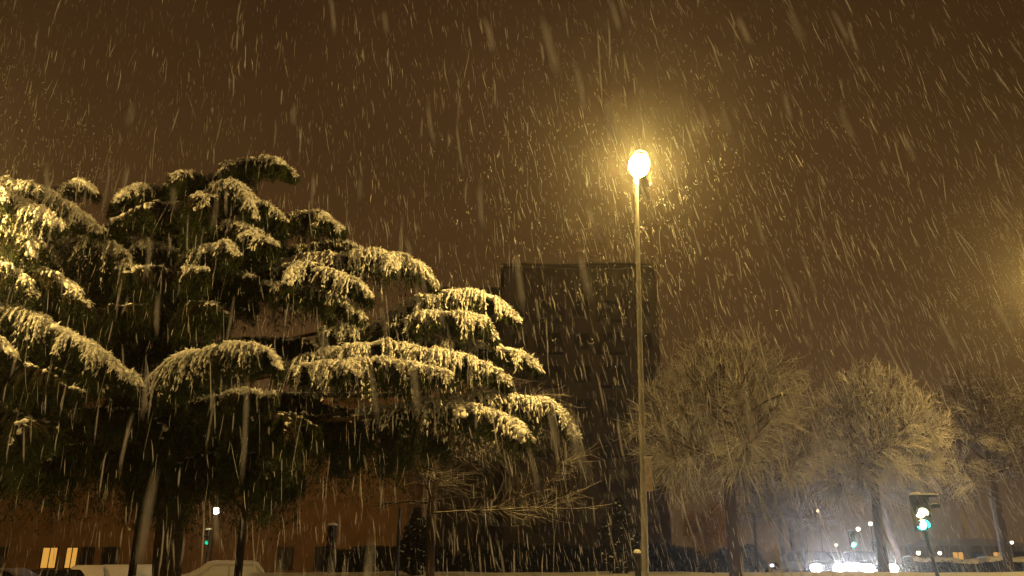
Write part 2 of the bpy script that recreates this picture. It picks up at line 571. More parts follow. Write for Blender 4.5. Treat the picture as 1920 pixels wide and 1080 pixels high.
            blobs(sn, cc, rng.normal(size=cc.shape) + [0, 0, -1], snowr * rng.uniform(0.25, 0.5, len(cc)), 1.7, 0.2)

    if lat is None:
        lat = int(Ltot / 2.2) if fin > .5 else 0
    dress(sp, fin, curt, psnow, dens, front)
    # side boughs leave the crest, mostly towards the street, and droop on their own
    for q in range(lat):
        k = int(np.clip((q + rng.uniform(.2, .8)) / lat, .08, .86) * (n - 1))
        th = tang[k] * [1, 1, 0]; th /= np.linalg.norm(th) + 1e-6
        lf = np.array([-th[1], th[0], 0])
        if (lf[1] < 0) != (rng.uniform() < .72): lf = -lf
        aa = rng.uniform(R(35), R(75)); d = th * math.cos(aa) + lf * math.sin(aa)
        Ls = fin * rng.uniform(.9, 1.7)
        u = np.linspace(0, 1, max(10, int(Ls / .06)))[:, None]
        ls = sp[k] + d * Ls * (u * .95 - .1 * u * u) + np.array([0, 0, 1.0]) * Ls * (.10 * u - rng.uniform(.48, .85) * u ** 2.2) - [0, 0, .09]
        ls += rng.normal(scale=.01, size=ls.shape)
        fol.tube(ls - [0, 0, .03], np.linspace(rwood * .5, .008, len(ls)), 5, 0)
        dress(ls, fin * rng.uniform(.5, .68), curt * .7, min(1, psnow * rng.uniform(.75, 1.2)), dens * .9, .55)
    o = fol.build("bough", [M["bark"], M["needles"]], root)
    sn.build("snow", M["snow"], o)
    if label:
        o["label"] = label
    return o


def trunk_mesh(root, pts, rads, m, name="trunk", sides=12):
    mb = MB()
    sp = crspline(pts, 28)
    t = np.linspace(0, 1, len(pts)); rr = np.interp(np.linspace(0, 1, 28), t, rads)
    rr = rr * (1 + 0.06 * np.sin(np.arange(28) * 1.7))
    mb.tube(sp, rr, sides, 0)
    return mb.build(name, m, root)


# main cedar
CD = 19.0
cb = P(322, 1080, CD); cb[2] = 0.0
cedar = empty("cedar_tree", cb, "big old cedar with layered snow-laden boughs reaching right towards the lit lamp post", "tree", "snowy cedars")
tpts = [np.array([0, 0, -0.1]), P(318, 960, CD) - cb, P(322, 760, CD) - cb, P(345, 560, CD + .2) - cb, P(372, 420, CD + .2) - cb, P(385, 335, CD + .2) - cb]
trunk_mesh(cedar, tpts, [0.36, 0.29, 0.27, 0.21, 0.13, 0.05], M["bark"])
T = [q + cb for q in tpts]


def tr(py):
    """point on the cedar's stem at a given photo height"""
    zs = [(1080, T[0]), (960, T[1]), (760, T[2]), (560, T[3]), (420, T[4]), (335, T[5])]
    for (a, A), (b, B) in zip(zs, zs[1:]):
        if b <= py <= a:
            k = (a - py) / (a - b)
            return A * (1 - k) + B * k
    return T[5]


B = lambda ridge, y, **kw: bough(cedar, "bough", ridge, trunk_pt=tr(y), **kw)
# top
B([(385, 345, 19), (430, 312, 18.8), (480, 300, 18.6), (525, 305, 18.4), (555, 330, 18.2)], 360, lat=1, fin=0.62, curt=0.35, psnow=0.5, snowr=.055)
B([(400, 350, 18.8), (440, 345, 18.2), (465, 370, 17.8), (478, 410, 17.5)], 380, fin=0.7, curt=0.7, psnow=0.6)
B([(380, 330, 18.8), (340, 325, 18.5), (325, 340, 18.2)], 350, fin=0.6, curt=0.9, psnow=0.42)
B([(370, 350, 19), (310, 350, 18.8), (255, 355, 18.5), (205, 385, 18.2)], 370, fin=0.7, curt=1.0, psnow=0.45)
B([(360, 380, 18.5), (300, 385, 18), (240, 400, 17.6), (200, 425, 17.3)], 400, fin=0.6, curt=0.8, psnow=0.15)
B([(390, 360, 18.4), (385, 370, 17.6), (370, 395, 17.0)], 380, fin=0.9, curt=1.4, psnow=0.16)
B([(420, 400, 18.4), (455, 420, 17.8), (480, 440, 17.3), (520, 460, 16.8)], 420, fin=0.7, curt=0.9, psnow=0.5)
# right-hand tiers, top to bottom
B([(440, 445, 18.9), (500, 424, 18.7), (555, 402, 18.5), (605, 403, 18.3), (644, 430, 18.1)], 450, lat=1, fin=0.66, curt=0.5, psnow=0.6, snowr=.06)
B([(520, 470, 19.6), (590, 460, 19.6), (640, 452, 19.6), (686, 474, 19.6)], 470, fin=0.6, curt=0.35, psnow=0.5, snowr=.05)
B([(430, 505, 18.4), (510, 494, 18.1), (600, 480, 17.8), (700, 476, 17.5), (775, 490, 17.3), (820, 538, 17.1)], 520, lat=1, fin=0.80, curt=0.35, psnow=0.95, snowr=.068)
B([(520, 500, 17.6), (590, 500, 17.2), (650, 520, 16.9), (700, 560, 16.7)], 520, fin=0.62, curt=0.3, psnow=0.75)
B([(500, 530, 17.5), (570, 535, 17.2), (630, 555, 17.0), (685, 600, 16.9)], 540, fin=0.6, curt=0.3, psnow=0.55)
B([(670, 640, 18.6), (720, 600, 18.2), (790, 560, 17.9), (860, 549, 17.6), (930, 560, 17.4), (978, 606, 17.2)], 690, lat=0, fin=0.58, curt=0.25, psnow=0.92, snowr=.066)
B([(740, 610, 17.9), (800, 590, 17.5), (860, 587, 17.2), (905, 602, 17.0), (934, 638, 16.9)], 690, lat=0, fin=0.5, curt=0.35, psnow=0.8, snowr=.06)
B([(600, 622, 18.4), (640, 611, 18.2), (690, 608, 18.0)], 660, fin=0.42, curt=0.25, psnow=0.9)
B([(640, 640, 18.9), (740, 631, 18.7), (840, 638, 18.5), (930, 650, 18.3), (985, 668, 18.1), (1016, 700, 18.0)], 700, lat=0, fin=0.52, curt=0.22, psnow=0.98, snowr=.07)
B([(520, 690, 18.0), (600, 662, 17.6), (700, 646, 17.2), (800, 656, 16.9), (900, 680, 16.6), (960, 718, 16.4)], 720, lat=1, fin=0.86, curt=0.45, psnow=0.95, dens=1.25, snowr=.074)
B([(560, 690, 17.2), (660, 678, 16.7), (760, 680, 16.3), (850, 705, 16.0)], 720, fin=0.7, curt=0.35, psnow=0.85)
B([(680, 765, 17.9), (760, 762, 17.5), (840, 750, 17.1), (920, 741, 16.8), (1000, 748, 16.5), (1050, 770, 16.3), (1082, 822, 16.2)], 800, lat=1, fin=0.72, curt=0.4, psnow=0.9, dens=1.15, snowr=.07)
B([(840, 760, 16.9), (900, 765, 16.5), (960, 790, 16.2), (1000, 830, 16.0)], 800, fin=0.6, curt=0.4, psnow=0.6)
# facing the street
B([(320, 690, 18), (350, 668, 16.8), (420, 652, 16.0), (485, 648, 15.5), (527, 690, 15.2)], 700, lat=0, fin=0.72, curt=0.6, psnow=0.72, snowr=.075)
B([(290, 706, 17.6), (330, 690, 16.8), (380, 680, 16.2)], 720, fin=0.6, curt=0.8, psnow=0.6)
B([(330, 760, 18), (400, 746, 16.8), (460, 735, 16.2), (520, 740, 15.8)], 780, fin=0.5, curt=0.7, psnow=0.35)
B([(350, 480, 18.4), (400, 462, 17.6), (430, 458, 17.0), (445, 478, 16.7)], 500, fin=0.55, curt=0.9, psnow=0.6)
B([(340, 520, 18.4), (365, 505, 17.4), (385, 505, 16.6)], 530, fin=0.5, curt=1.0, psnow=0.35)
B([(330, 520, 18.5), (430, 515, 17.8), (480, 520, 17.2)], 540, fin=0.6, curt=0.9, psnow=0.3)
B([(330, 520, 18.5), (280, 500, 17.6), (240, 510, 17.0)], 540, fin=0.8, curt=1.3, psnow=0.14)
B([(330, 600, 18.5), (260, 575, 17.6), (180, 580, 16.9), (110, 600, 16.4)], 610, fin=0.9, curt=1.3, psnow=0.04)
B([(330, 600, 18.5), (380, 570, 17.4), (410, 575, 16.6)], 620, fin=0.6, curt=0.9, psnow=0.05)
B([(340, 660, 18.5), (430, 640, 18.2), (540, 635, 17.8), (600, 650, 17.5)], 690, fin=0.5, curt=0.35, psnow=0.05)
for ridge, y in ([[(370, 400, 18.8), (320, 400, 18.9), (270, 415, 19.2), (230, 430, 19.4)], 410],
                 [[(370, 430, 18.8), (420, 420, 19), (470, 440, 19.2), (520, 470, 19.3)], 430],
                 [[(350, 450, 18.8), (280, 450, 18.6), (215, 470, 18.4), (160, 500, 18.2)], 470],
                 [[(345, 520, 18.8), (270, 530, 19.3), (190, 545, 19.6), (100, 570, 19.8)], 540],
                 [[(340, 560, 18.8), (290, 560, 19.0), (230, 560, 18.6)], 570],
                 [[(330, 640, 18.7), (250, 625, 18.5), (160, 640, 18.2), (90, 660, 18.0)], 640],
                 [[(330, 650, 18.7), (370, 640, 18.2), (410, 650, 17.6)], 650],
                 [[(360, 470, 18.7), (430, 480, 18.9), (520, 500, 18.9), (600, 530, 18.8)], 490]):
    B(ridge, y, fin=0.8, curt=1.3, psnow=0.08)
# low dark skirt
for ridge, y in ([[(320, 790, 18.6), (420, 770, 17.6), (520, 775, 16.8), (600, 800, 16.2)], 800],
                 [[(320, 800, 18.6), (250, 770, 17.4), (160, 770, 16.6), (80, 800, 16.0)], 800],
                 [[(330, 790, 18.6), (480, 775, 18.4), (640, 785, 18.1), (760, 800, 17.8), (840, 830, 17.5)], 800],
                 [[(320, 850, 18.6), (230, 830, 17.8), (130, 840, 17.0), (30, 870, 16.4)], 860],
                 [[(320, 870, 18.6), (420, 850, 17.8), (500, 860, 17.2), (570, 890, 16.8)], 880],
                 [[(330, 740, 18.6), (260, 725, 17.6), (200, 735, 17.0)], 780],
                 [[(320, 860, 19.0), (300, 850, 20.5), (240, 860, 21.5)], 870],
                 [[(330, 720, 18.8), (440, 735, 19.5), (560, 745, 20), (660, 770, 20.4)], 760]):
    B(ridge, y, fin=0.95, curt=1.5, psnow=0.025, dens=0.8)

# neighbouring cedar, stem just out of frame on the left
c2 = P(-330, 1080, 17.5); c2[2] = 0.0
cedar2 = empty("cedar_tree", c2, "snowy cedar at the left edge, sloping boughs coming in from outside the picture", "tree", "snowy cedars")
t2 = [np.array([0, 0, -0.1]), P(-320, 800, 17.5) - c2, P(-310, 500, 17.5) - c2, P(-300, 250, 17.5) - c2]
trunk_mesh(cedar2, t2, [0.38, 0.3, 0.2, 0.06], M["bark"])
def tr2(py):
    k = np.clip((1080 - py) / 830, 0, 1)
    return c2 + np.array([0.35 * k, 0, 9.6 * k])
B2 = lambda ridge, y, **kw: bough(cedar2, "bough", ridge, trunk_pt=tr2(y), **kw)
B2([(-200, 360, 17.6), (-60, 338, 17.4), (40, 346, 17.3), (110, 372, 17.2), (150, 402, 17.1), (198, 436, 17.0)], 380, lat=0, fin=0.75, curt=0.5, psnow=0.85, dens=1.2, front=.8)
B2([(-150, 350, 18.2), (20, 352, 18.2), (90, 358, 18.2), (150, 340, 18.1), (182, 364, 18.0)], 380, fin=0.5, curt=0.4, psnow=0.7)
B2([(-120, 370, 16.9), (-20, 365, 16.6), (60, 385, 16.4), (120, 425, 16.2)], 390, fin=0.85, curt=0.4, psnow=0.9, dens=1.2, front=.85)
B2([(-140, 420, 17.0), (-40, 425, 16.8), (50, 440, 16.6), (85, 470, 16.5)], 440, fin=0.7, curt=0.9, psnow=0.45)
B2([(-60, 470, 18.0), (90, 462, 17.9), (150, 452, 17.8), (205, 456, 17.6), (275, 522, 17.4)], 500, fin=0.75, curt=1.1, psnow=0.85)
B2([(-60, 450, 18.6), (150, 440, 18.4), (220, 430, 18.3), (280, 452, 18.2), (332, 470, 18.1)], 480, fin=0.6, curt=0.8, psnow=0.9)
B2([(-130, 500, 16.6), (-50, 490, 16.2), (30, 510, 16.0), (70, 560, 15.8)], 520, fin=0.9, curt=0.6, psnow=0.5, front=.8)
B2([(-200, 585, 16.8), (-80, 562, 16.5), (0, 568, 16.3), (60, 588, 16.1), (130, 628, 15.9), (200, 668, 15.7), (268, 722, 15.5)], 590, lat=0, fin=0.55, curt=1.0, psnow=0.92, dens=1.2)
B2([(-160, 640, 16.0), (-60, 628, 15.6), (0, 640, 15.4), (30, 670, 15.2)], 650, fin=0.6, curt=1.1, psnow=0.6)
B2([(-40, 480, 16.8), (60, 500, 16.6), (120, 530, 16.4), (170, 580, 16.2)], 500, fin=0.8, curt=1.1, psnow=0.3)
for ridge, y in ([[(-200, 560, 17.8), (-40, 545, 17.6), (80, 560, 17.4), (180, 600, 17.2)], 560],
                 [[(-200, 680, 16.4), (-60, 670, 15.9), (60, 690, 15.6), (160, 740, 15.4)], 690],
                 [[(-200, 430, 18.6), (0, 420, 18.6), (100, 440, 18.6), (190, 470, 18.6)], 450],
                 [[(-200, 640, 17.4), (0, 630, 17.2), (120, 650, 17.0), (240, 700, 16.8)], 640],
                 [[(-200, 760, 16.6), (-80, 750, 16.0), (30, 770, 15.6), (120, 810, 15.4)], 770],
                 [[(-200, 840, 16.8), (-60, 830, 16.4), (60, 850, 16.2)], 850]):
    B2(ridge, y, fin=0.9, curt=1.5, psnow=0.04, dens=0.8)


# ------------------------------------------------------------------ bare trees
def bare_tree(px, py_top, depth, crown_r, fork_py, label, trunk_r=0.17, nl=13, n2=9, n3=8, n4=3, twig="snowy_twig", lean=0.0,
              cdx=0.0, rz=None, group="bare trees", twr=0.009, bark="snowy_bark", low=0.25, sq=0.8, cat="tree", name="bare_tree"):
    b = P(px, 1080, depth); b[2] = float(ground_z(b[0], b[1]))
    top = P(px, py_top, depth)[2] - b[2]
    fork = P(px, fork_py, depth)[2] - b[2]
    root = empty(name, b, label, cat, group)
    tip = np.array([lean, 0, fork])
    tk = MB()
    leader = crspline([[0, 0, -.1], [lean * .3, 0, fork * .5], tip, [lean + cdx * .4, 0, fork + (top - fork) * .45], [lean + cdx, 0, top * .93]], 26)
    tk.tube(leader, np.interp(np.linspace(0, 1, 26), [0, .06, .4, .6, 1], [trunk_r * 1.35, trunk_r, trunk_r * .85, trunk_r * .45, .012]), 9, 0)
    # the crown's envelope
    cz0 = fork * (1 - low) + 0.0
    C = np.array([lean + cdx, 0, (cz0 + top) / 2]); RAD = np.array([crown_r, crown_r * sq, (top - cz0) / 2])
    def inside(p, k=1.0):
        q = (p - C) / RAD
        # a touch egg-shaped: narrower at the top
        f = 1 + 0.34 * q[2]
        return (q[0] * f) ** 2 + (q[1] * f) ** 2 + q[2] ** 2 < k
    lv = {1: [], 2: [], 3: [], 4: []}
    K = 6
    def grow(p, d, L, curl, lvl, r0, r1):
        pts = [p]
        step = L / (K - 1)
        d = d / np.linalg.norm(d)
        for i in range(K - 1):
            d = d + rng.normal(scale=0.10, size=3) + np.array([0, 0, curl])
            d /= np.linalg.norm(d)
            q = pts[-1] + d * step
            if not inside(q, 1.06):
                q = pts[-1] + d * step * 0.35
            pts.append(q)
        pts = np.array(pts)
        lv[lvl].append((pts, np.linspace(r0, r1, K)))
        return pts
    H = top - fork
    for a in range(nl):
        az = a * 2.39996 + rng.uniform(-.3, .3)
        u = (a + .5) / nl
        el = R(8 + 68 * u ** 0.9) + rng.normal(scale=.10)
        k0 = int(np.interp(u, [0, 1], [11, 21]))
        p = leader[min(k0 + rng.integers(-1, 3), 24)]
        d = np.array([math.cos(az) * math.cos(el), math.sin(az) * math.cos(el), math.sin(el)])
        L = 0.3
        while L < H * 1.3 and inside(p + d * L): L += 0.15
        l1 = grow(p, d + [0, 0, .12], L * .97, -0.02 + 0.03 * u, 1, trunk_r * rng.uniform(.2, .42), .014)
        for _ in range(n2):
            t = rng.uniform(.15, .95); i = min(int(t * (K - 1)), K - 2)
            q = l1[i] + (l1[i + 1] - l1[i]) * (t * (K - 1) - i)
            td = l1[i + 1] - l1[i]; td /= np.linalg.norm(td) + 1e-9
            grow(q, td + rng.normal(scale=.55, size=3) + [0, 0, .1], L * rng.uniform(.25, .5), .02, 2, .020, .010)
    # twigs reach out from the limbs so that they fill the whole crown
    na = nl * n2 * n3
    q = rng.normal(size=(na * 2, 3)); q /= np.linalg.norm(q, axis=1, keepdims=True)
    a_ = np.arctan2(q[:, 1], q[:, 0])[:, None]
    brk = 1 + .05 * np.sin(a_ * 3 + q[:, 2:3] * 5 + px) + .04 * np.sin(a_ * 7 - q[:, 2:3] * 9 + px * 2)
    q = C + q * RAD * brk * (rng.uniform(.05, 1.0, (na * 2, 1)) ** .42) * (1 - .22 * q[:, 2:3] * np.array([1, 1, 0]))
    q = q[:na]
    nodes = np.concatenate([x[0] for x in lv[2]] + [x[0][2:] for x in lv[1]])
    qo = q - np.array([lean, 0, fork * .95]); qo /= np.linalg.norm(qo, axis=1, keepdims=True) + 1e-9
    near = np.array([np.argmin(((nodes - t_) ** 2).sum(1)) for t_ in q - qo * .45])
    o_ = nodes[near]; v_ = q - o_
    Lq = np.linalg.norm(v_, axis=1, keepdims=True)
    ok = (Lq[:, 0] > .12) & (Lq[:, 0] < 1.5)
    o_, v_, Lq = o_[ok], v_[ok], Lq[ok]
    out_ = o_ - np.array([lean, 0, fork * .9]); out_ /= np.linalg.norm(out_, axis=1, keepdims=True) + 1e-9
    sk = np.linspace(0, 1, K)[None, :, None]
    bend = (out_ * .28 + rng.normal(scale=.10, size=v_.shape)) * Lq
    tw = o_[:, None] + v_[:, None] * sk + bend[:, None] * (sk * (1 - sk)) * 1.2 + rng.normal(scale=.012, size=(len(o_), K, 3))
    for pth in tw:
        lv[3].append((pth, np.linspace(twr * 1.2, twr * .6, K)))
    # side shoots
    for _ in range(n4):
        i = rng.integers(1, K, len(tw))
        b0 = tw[np.arange(len(tw)), i]
        td = tw[np.arange(len(tw)), i] - tw[np.arange(len(tw)), i - 1]; td /= np.linalg.norm(td, axis=1, keepdims=True) + 1e-9
        dd = td + rng.normal(scale=.55, size=td.shape); dd /= np.linalg.norm(dd, axis=1, keepdims=True)
        sh = b0[:, None] + dd[:, None] * sk * rng.uniform(.15, .5, (len(tw), 1, 1)) + np.array([0, 0, .06]) * sk * sk
        for pth in sh:
            lv[4].append((pth, np.linspace(twr, twr * .5, K)))
    tk.build("trunk", M[bark], root)
    cr = MB()
    for k, sides in ((1, 6), (2, 4), (3, 3), (4, 3)):
        if lv[k]:
            tubes_batch(cr, np.array([x[0] for x in lv[k]]), np.array([x[1] for x in lv[k]]), sides, 0 if k > 1 else 1)
    cr.build("crown", [M[twig], M[bark]], root)
    return root


bare_tree(1381, 622, 27, 3.5, 935, "wide round bare tree with snow-dusted twigs just right of the lamp post", 0.21, 26, 9, 20, 2, cdx=.2, twr=.008)
bare_tree(1660, 680, 35, 3.35, 975, "brightly lit round bare tree standing left of the near traffic light", 0.20, 24, 9, 22, 2, twr=.0115, low=.3, cdx=.5)
bare_tree(1690, 760, 45, 3.0, 985, "slimmer bare tree with a bare leaning stem behind the brightly lit one", 0.19, 12, 7, 7, 1, lean=-.3, twr=.012)
bare_tree(1895, 690, 39, 4.4, 990, "dim bare tree at the right edge behind the snow-topped hedge", 0.20, 20, 8, 16, 2, twig="dull_twig", twr=.014)
bare_tree(806, 680, 22.5, 3.2, 935, "thin bare tree with long low branches under the cedar's right-hand tips", 0.12, 20, 8, 7, 1, twig="dull_twig", low=.35, cdx=1.5, twr=.007)
for (px, top, d, cr_, fk, lab) in ((1473, 800, 52, 3.0, 1000, "dim bare tree with a dark stem, nearest the wide round tree"),
                                   (1492, 830, 57, 2.8, 1010, "faint bare tree between two dark stems left of the headlights"),
                                   (1511, 850, 49, 2.4, 1005, "slender bare tree whose stem stands right at the left end of the headlights"),
                                   (1424, 850, 60, 3.2, 1005, "far bare tree showing behind the stem of the wide round tree")):
    bare_tree(px, top, d, cr_, fk, lab, 0.15, 12, 6, 8, 1, twig="dull_twig", twr=.014)
for (px, top, d, cr_, fk, lab) in ((247, 640, 25, 2.6, 900, "dark thin-stemmed tree behind the cedar, left of its thick trunk"),
                                   (446, 700, 24, 2.2, 930, "dark thin-stemmed tree behind the cedar, right of its thick trunk")):
    bare_tree(px, top, d, cr_, fk, lab, 0.12, 9, 6, 5, 1, twig="dull_twig", twr=.007, bark="bark")


# ------------------------------------------------------------------ evergreen shrubs and hedges
def leaf_mass(mb, sn, n, fn, size=(0.06, 0.14), snow_n=0, sr=0.06, top=None):
    c = fn(n)
    needles(mb, c, rng.normal(size=c.shape) + [0, 0, .3], rng.uniform(*size, len(c)), rng.uniform(size[0] * .3, size[0] * .6, len(c)), 1)
    if snow_n:
        t = top(snow_n)
        blobs(sn, t, rng.normal(size=t.shape) * [1, 1, .2], sr * rng.uniform(.5, 1.3, snow_n), 1.4, .15, 0, .6)


def hedge(a, b, depth_w, h, label, n=16000, snow_n=2500, sr=.09):
    """hedge from a to b (world xy)"""
    a = np.array(a, float); b = np.array(b, float)
    mid = (a + b) / 2; gz = float(ground_z(*mid))
    root = empty("hedge", (mid[0], mid[1], gz), label, "hedge")
    ax = b - a; L = np.linalg.norm(ax); ax /= L; nx = np.array([-ax[1], ax[0]])
    ph = rng.uniform(0, 6, 3)
    def hh(s): return h * (1 + .06 * np.sin(s * .9 + ph[0]) + .05 * np.sin(s * 2.3 + ph[1]))
    def pos(s, w, z):
        xy = a - mid + np.outer(s, ax) + np.outer(w, nx)
        g = ground_z(xy[:, 0] + mid[0], xy[:, 1] + mid[1]) - gz
        return np.column_stack([xy, z + g])
    def fn(n):
        s = rng.uniform(0, L, n); w = rng.uniform(-1, 1, n) * depth_w / 2; z = rng.uniform(0, 1, n) ** .8 * hh(s) * (1 - .12 * np.abs(w / depth_w * 2) ** 3)
        return pos(s, w, z)
    mb = MB(); sn = MB()
    for k in range(int(L / 1.2)):          # woody stems inside
        s = np.array([(k + .5) * 1.2]); q = pos(s, np.array([0.0]), np.array([0.0]))[0]
        mb.tube([q, q + [0, 0, h * .4], q + [.1, .05, h * .85]], [.04, .03, .01], 5, 0)
    leaf_mass(mb, sn, n, fn, (.09, .2))
    if snow_n:      # one blanket of snow along the top
        ss = np.linspace(.05, L - .05, int(L / .12)); cw = np.array([-1, -.98, -.8, -.35, 0, .35, .8, .98, 1]); ct = np.array([-.5, .3, .85, 1.05, 1, 1.05, .85, .3, -.5]) * sr
        lump = np.interp(ss, np.linspace(0, L, int(L / .35)), rng.uniform(.6, 1.25, int(L / .35)))
        V = []
        for w_, t_ in zip(cw, ct):
            V.append(pos(ss, np.full(len(ss), w_ * depth_w / 2) * (.93 + .07 * lump), hh(ss) * (1 - .1 * abs(w_) ** 3) + t_ * lump + rng.normal(scale=.012, size=len(ss))))
        V = np.stack(V, 1); k9 = len(cw)
        i = np.arange(len(ss) - 1)[:, None] * k9; j = np.arange(k9 - 1)[None]
        sn.add(V.reshape(-1, 3), np.stack([i + j + 1, i + j, i + k9 + j, i + k9 + j + 1], -1).reshape(-1, 4), 0, True)
    o = mb.build("foliage", [M["bark"], M["hedge"]], root)
    if snow_n:
        sn.build("snow", M["snow"], root)
    return root


hedge((19.5, 42.0), (34, 44.5), 1.0, 0.92, "low clipped hedge with a thick snow top at the lower right", 26000, 1, .12)
hedge((-10.5, 47), (13.5, 47.5), 1.4, 1.75, "long dark hedge at the foot of the unlit block of flats", 52000, 0)


def spindle(px, py_top, depth, rad, label):
    b = P(px, 1080, depth); b[2] = float(ground_z(b[0], b[1]))
    h = P(px, py_top, depth)[2] - b[2]
    root = empty("evergreen_shrub", b, label, "shrub")
    mb = MB(); sn = MB()
    mb.tube([[0, 0, -.1], [.02, 0, h * .5], [0, 0, h * .95]], [.06, .05, .01], 6, 0)
    def fn(n):
        z = rng.uniform(.02, 1, n); r = rad * np.clip(np.sin(z ** .7 * math.pi) * .9 + .15 * (1 - z), .02, 1) * np.sqrt(rng.uniform(0, 1, n))
        a = rng.uniform(0, 6.283, n); r *= 1 + .25 * np.sin(a * 5 + z * 9)
        return np.column_stack([r * np.cos(a), r * np.sin(a), z * h])
    leaf_mass(mb, sn, 9000, fn, (.07, .18), 160, .05, lambda n: fn(n))
    mb.build("foliage", [M["bark"], M["hedge"]], root)
    sn.build("snow", M["snow"], root)
def glow_tinted_shrub(px, py_top, depth, rx, label):  # shrub whose leaf colour carries the orange glow of a lamp
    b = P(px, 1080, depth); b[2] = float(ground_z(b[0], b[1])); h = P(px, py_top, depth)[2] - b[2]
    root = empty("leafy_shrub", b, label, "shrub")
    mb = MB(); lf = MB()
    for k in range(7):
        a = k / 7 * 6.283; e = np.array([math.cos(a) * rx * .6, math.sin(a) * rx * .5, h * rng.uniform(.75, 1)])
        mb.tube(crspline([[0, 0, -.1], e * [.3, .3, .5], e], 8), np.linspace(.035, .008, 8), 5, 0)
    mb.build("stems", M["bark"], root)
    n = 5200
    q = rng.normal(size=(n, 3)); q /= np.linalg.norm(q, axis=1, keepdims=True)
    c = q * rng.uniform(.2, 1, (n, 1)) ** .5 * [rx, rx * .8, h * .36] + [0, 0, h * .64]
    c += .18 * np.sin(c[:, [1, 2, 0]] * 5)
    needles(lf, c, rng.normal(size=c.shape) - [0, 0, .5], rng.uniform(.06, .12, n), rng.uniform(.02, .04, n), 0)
    lf.build("foliage", M["glow_tinted_leaf"], root)
glow_tinted_shrub(1338, 948, 31.5, 1.0, "leafy shrub with an orange lamp glow coloured into its leaves, left of the wide round tree's stem")
spindle(778, 955, 30, .55, "narrow dark evergreen beside the stem of the thin bare tree")
spindle(1165, 935, 31, .75, "dark evergreen shrub just left of the lamp post's foot")


# ------------------------------------------------------------------ street lamps
LAMP_H = None
def make_lamp(name, base, head, label, glow, group):
    """tall post-top street lamp; base and head are world points"""
    base = np.array(base, float); head = np.array(head, float)
    root = empty(name, base, label, "street lamp", group)
    top = head - base
    pole_top = top + np.array([-.07, 0, -.30])
    mb = MB()
    mb.tube(np.linspace([0, 0, -.1], pole_top, 14), np.linspace(.062, .037, 14), 14, 0)
    mb.build("pole", M["galv"], root)
    fl = MB(); fl.lathe([[.0, .06], [.13, .06], [.15, .05], [.15, -.05]], 16); fl.build("base_collar", M["galv"], root)
    dr = MB(); dr.box((0, -.086, .75), (.09, .02, .36)); dr.build("access_door", M["dark_metal"], root)
    nk = MB(); nk.tube([pole_top + [0, 0, -.12], pole_top + [0, 0, .05], top + [-.03, 0, -.14]], [.047, .047, .04], 12); nk.build("bracket", M["galv"], root)
    mt = Matrix.Rotation(R(10), 4, "Y")
    hs = MB(); hs.lathe([[.0, .30], [.06, .295], [.12, .272], [.15, .235], [.155, .215], [.0, .212]], 20, 0, top, True, mt)
    hb = hs.build("lamp_housing", M["dark_metal"], root)
    sc = MB(); sc.lathe([[.0, .35], [.06, .345], [.12, .315], [.15, .262], [.12, .283], [.06, .302], [0, .306]], 20, 0, top, True, mt)
    sc.build("snow_cap", M["snow"], hb)
    bl = MB(); bl.lathe([[.0, -.21], [.1, -.185], [.17, -.1], [.2, .01], [.192, .11], [.155, .185], [.1, .208], [0, .209]], 22, 0, top, True, mt)
    bl.build("lamp_bowl", glow, root)
    return root


head = P(1198, 312, 14.4)
fb = P(1211, 1080, 13.9); fb[2] = 0.0
foot = P(1211, 1080, 14.4)
k_ = (head[2] - 0) / (head[2] - foot[2])
base = head + (foot - head) * k_
base[2] = float(ground_z(base[0], base[1]))
lamp = make_lamp("street_lamp", base, head, "tall lit street lamp with a glaring yellow head in the middle of the picture", M["lamp"], "tall street lamps")
hl = P(-190, 345, 14.2)
make_lamp("street_lamp", (hl[0], hl[1], 0), hl, "tall lit street lamp just outside the left edge, lighting the left cedar", M["lamp_near_left"], "tall street lamps")
hr = P(1995, 525, 28)
make_lamp("street_lamp", (hr[0], hr[1], float(ground_z(hr[0], hr[1]))), hr, "tall lit street lamp just outside the right edge, lighting the bright round tree", M["lamp_near_right"], "tall street lamps")

# narrow sign clamped to the pole
sg = P(1211, 890, 14.25)
sroot = empty("pole_sign", (sg[0] + .05, sg[1], sg[2]), "narrow upright sign with a snow top clamped to the lamp post", "sign")
mb = MB(); mb.box((0, 0, 0), (.12, .035, .56)); mb.build("board", M["sign_face"], sroot)
mb = MB(); mb.box((0, 0, .297), (.135, .06, .03)); mb.build("snow_cap", M["snow"], sroot)
mb = MB(); mb.tube([[-.05, .05, .18], [0, .022, .18]], .02, 8); mb.build("clamp", M["dark_metal"], sroot)
mb = MB(); mb.tube([[-.05, .05, -.18], [0, .022, -.18]], .02, 8); mb.build("clamp", M["dark_metal"], sroot)

# dark bollard behind the lamp's foot
bp = P(1197, 1080, 17); gz = float(ground_z(bp[0], bp[1])); zt = P(1197, 1036, 17)[2]
br = empty("bollard", (bp[0], bp[1], gz), "dark post with a small snow cap beside the lamp post's foot", "bollard")
h = zt - gz
mb = MB(); mb.lathe([[.085, -.05], [.085, .05], [.065, .07], [.065, h - .1], [.075, h - .09], [.075, h - .02], [.04, h], [0, h + .005]], 14); mb.build("post", M["dark_metal"], br)
mb = MB(); mb.lathe([[.072, h - .012], [.078, h + .02], [.05, h + .055], [0, h + .065]], 14); mb.build("snow_cap", M["snow"], br)


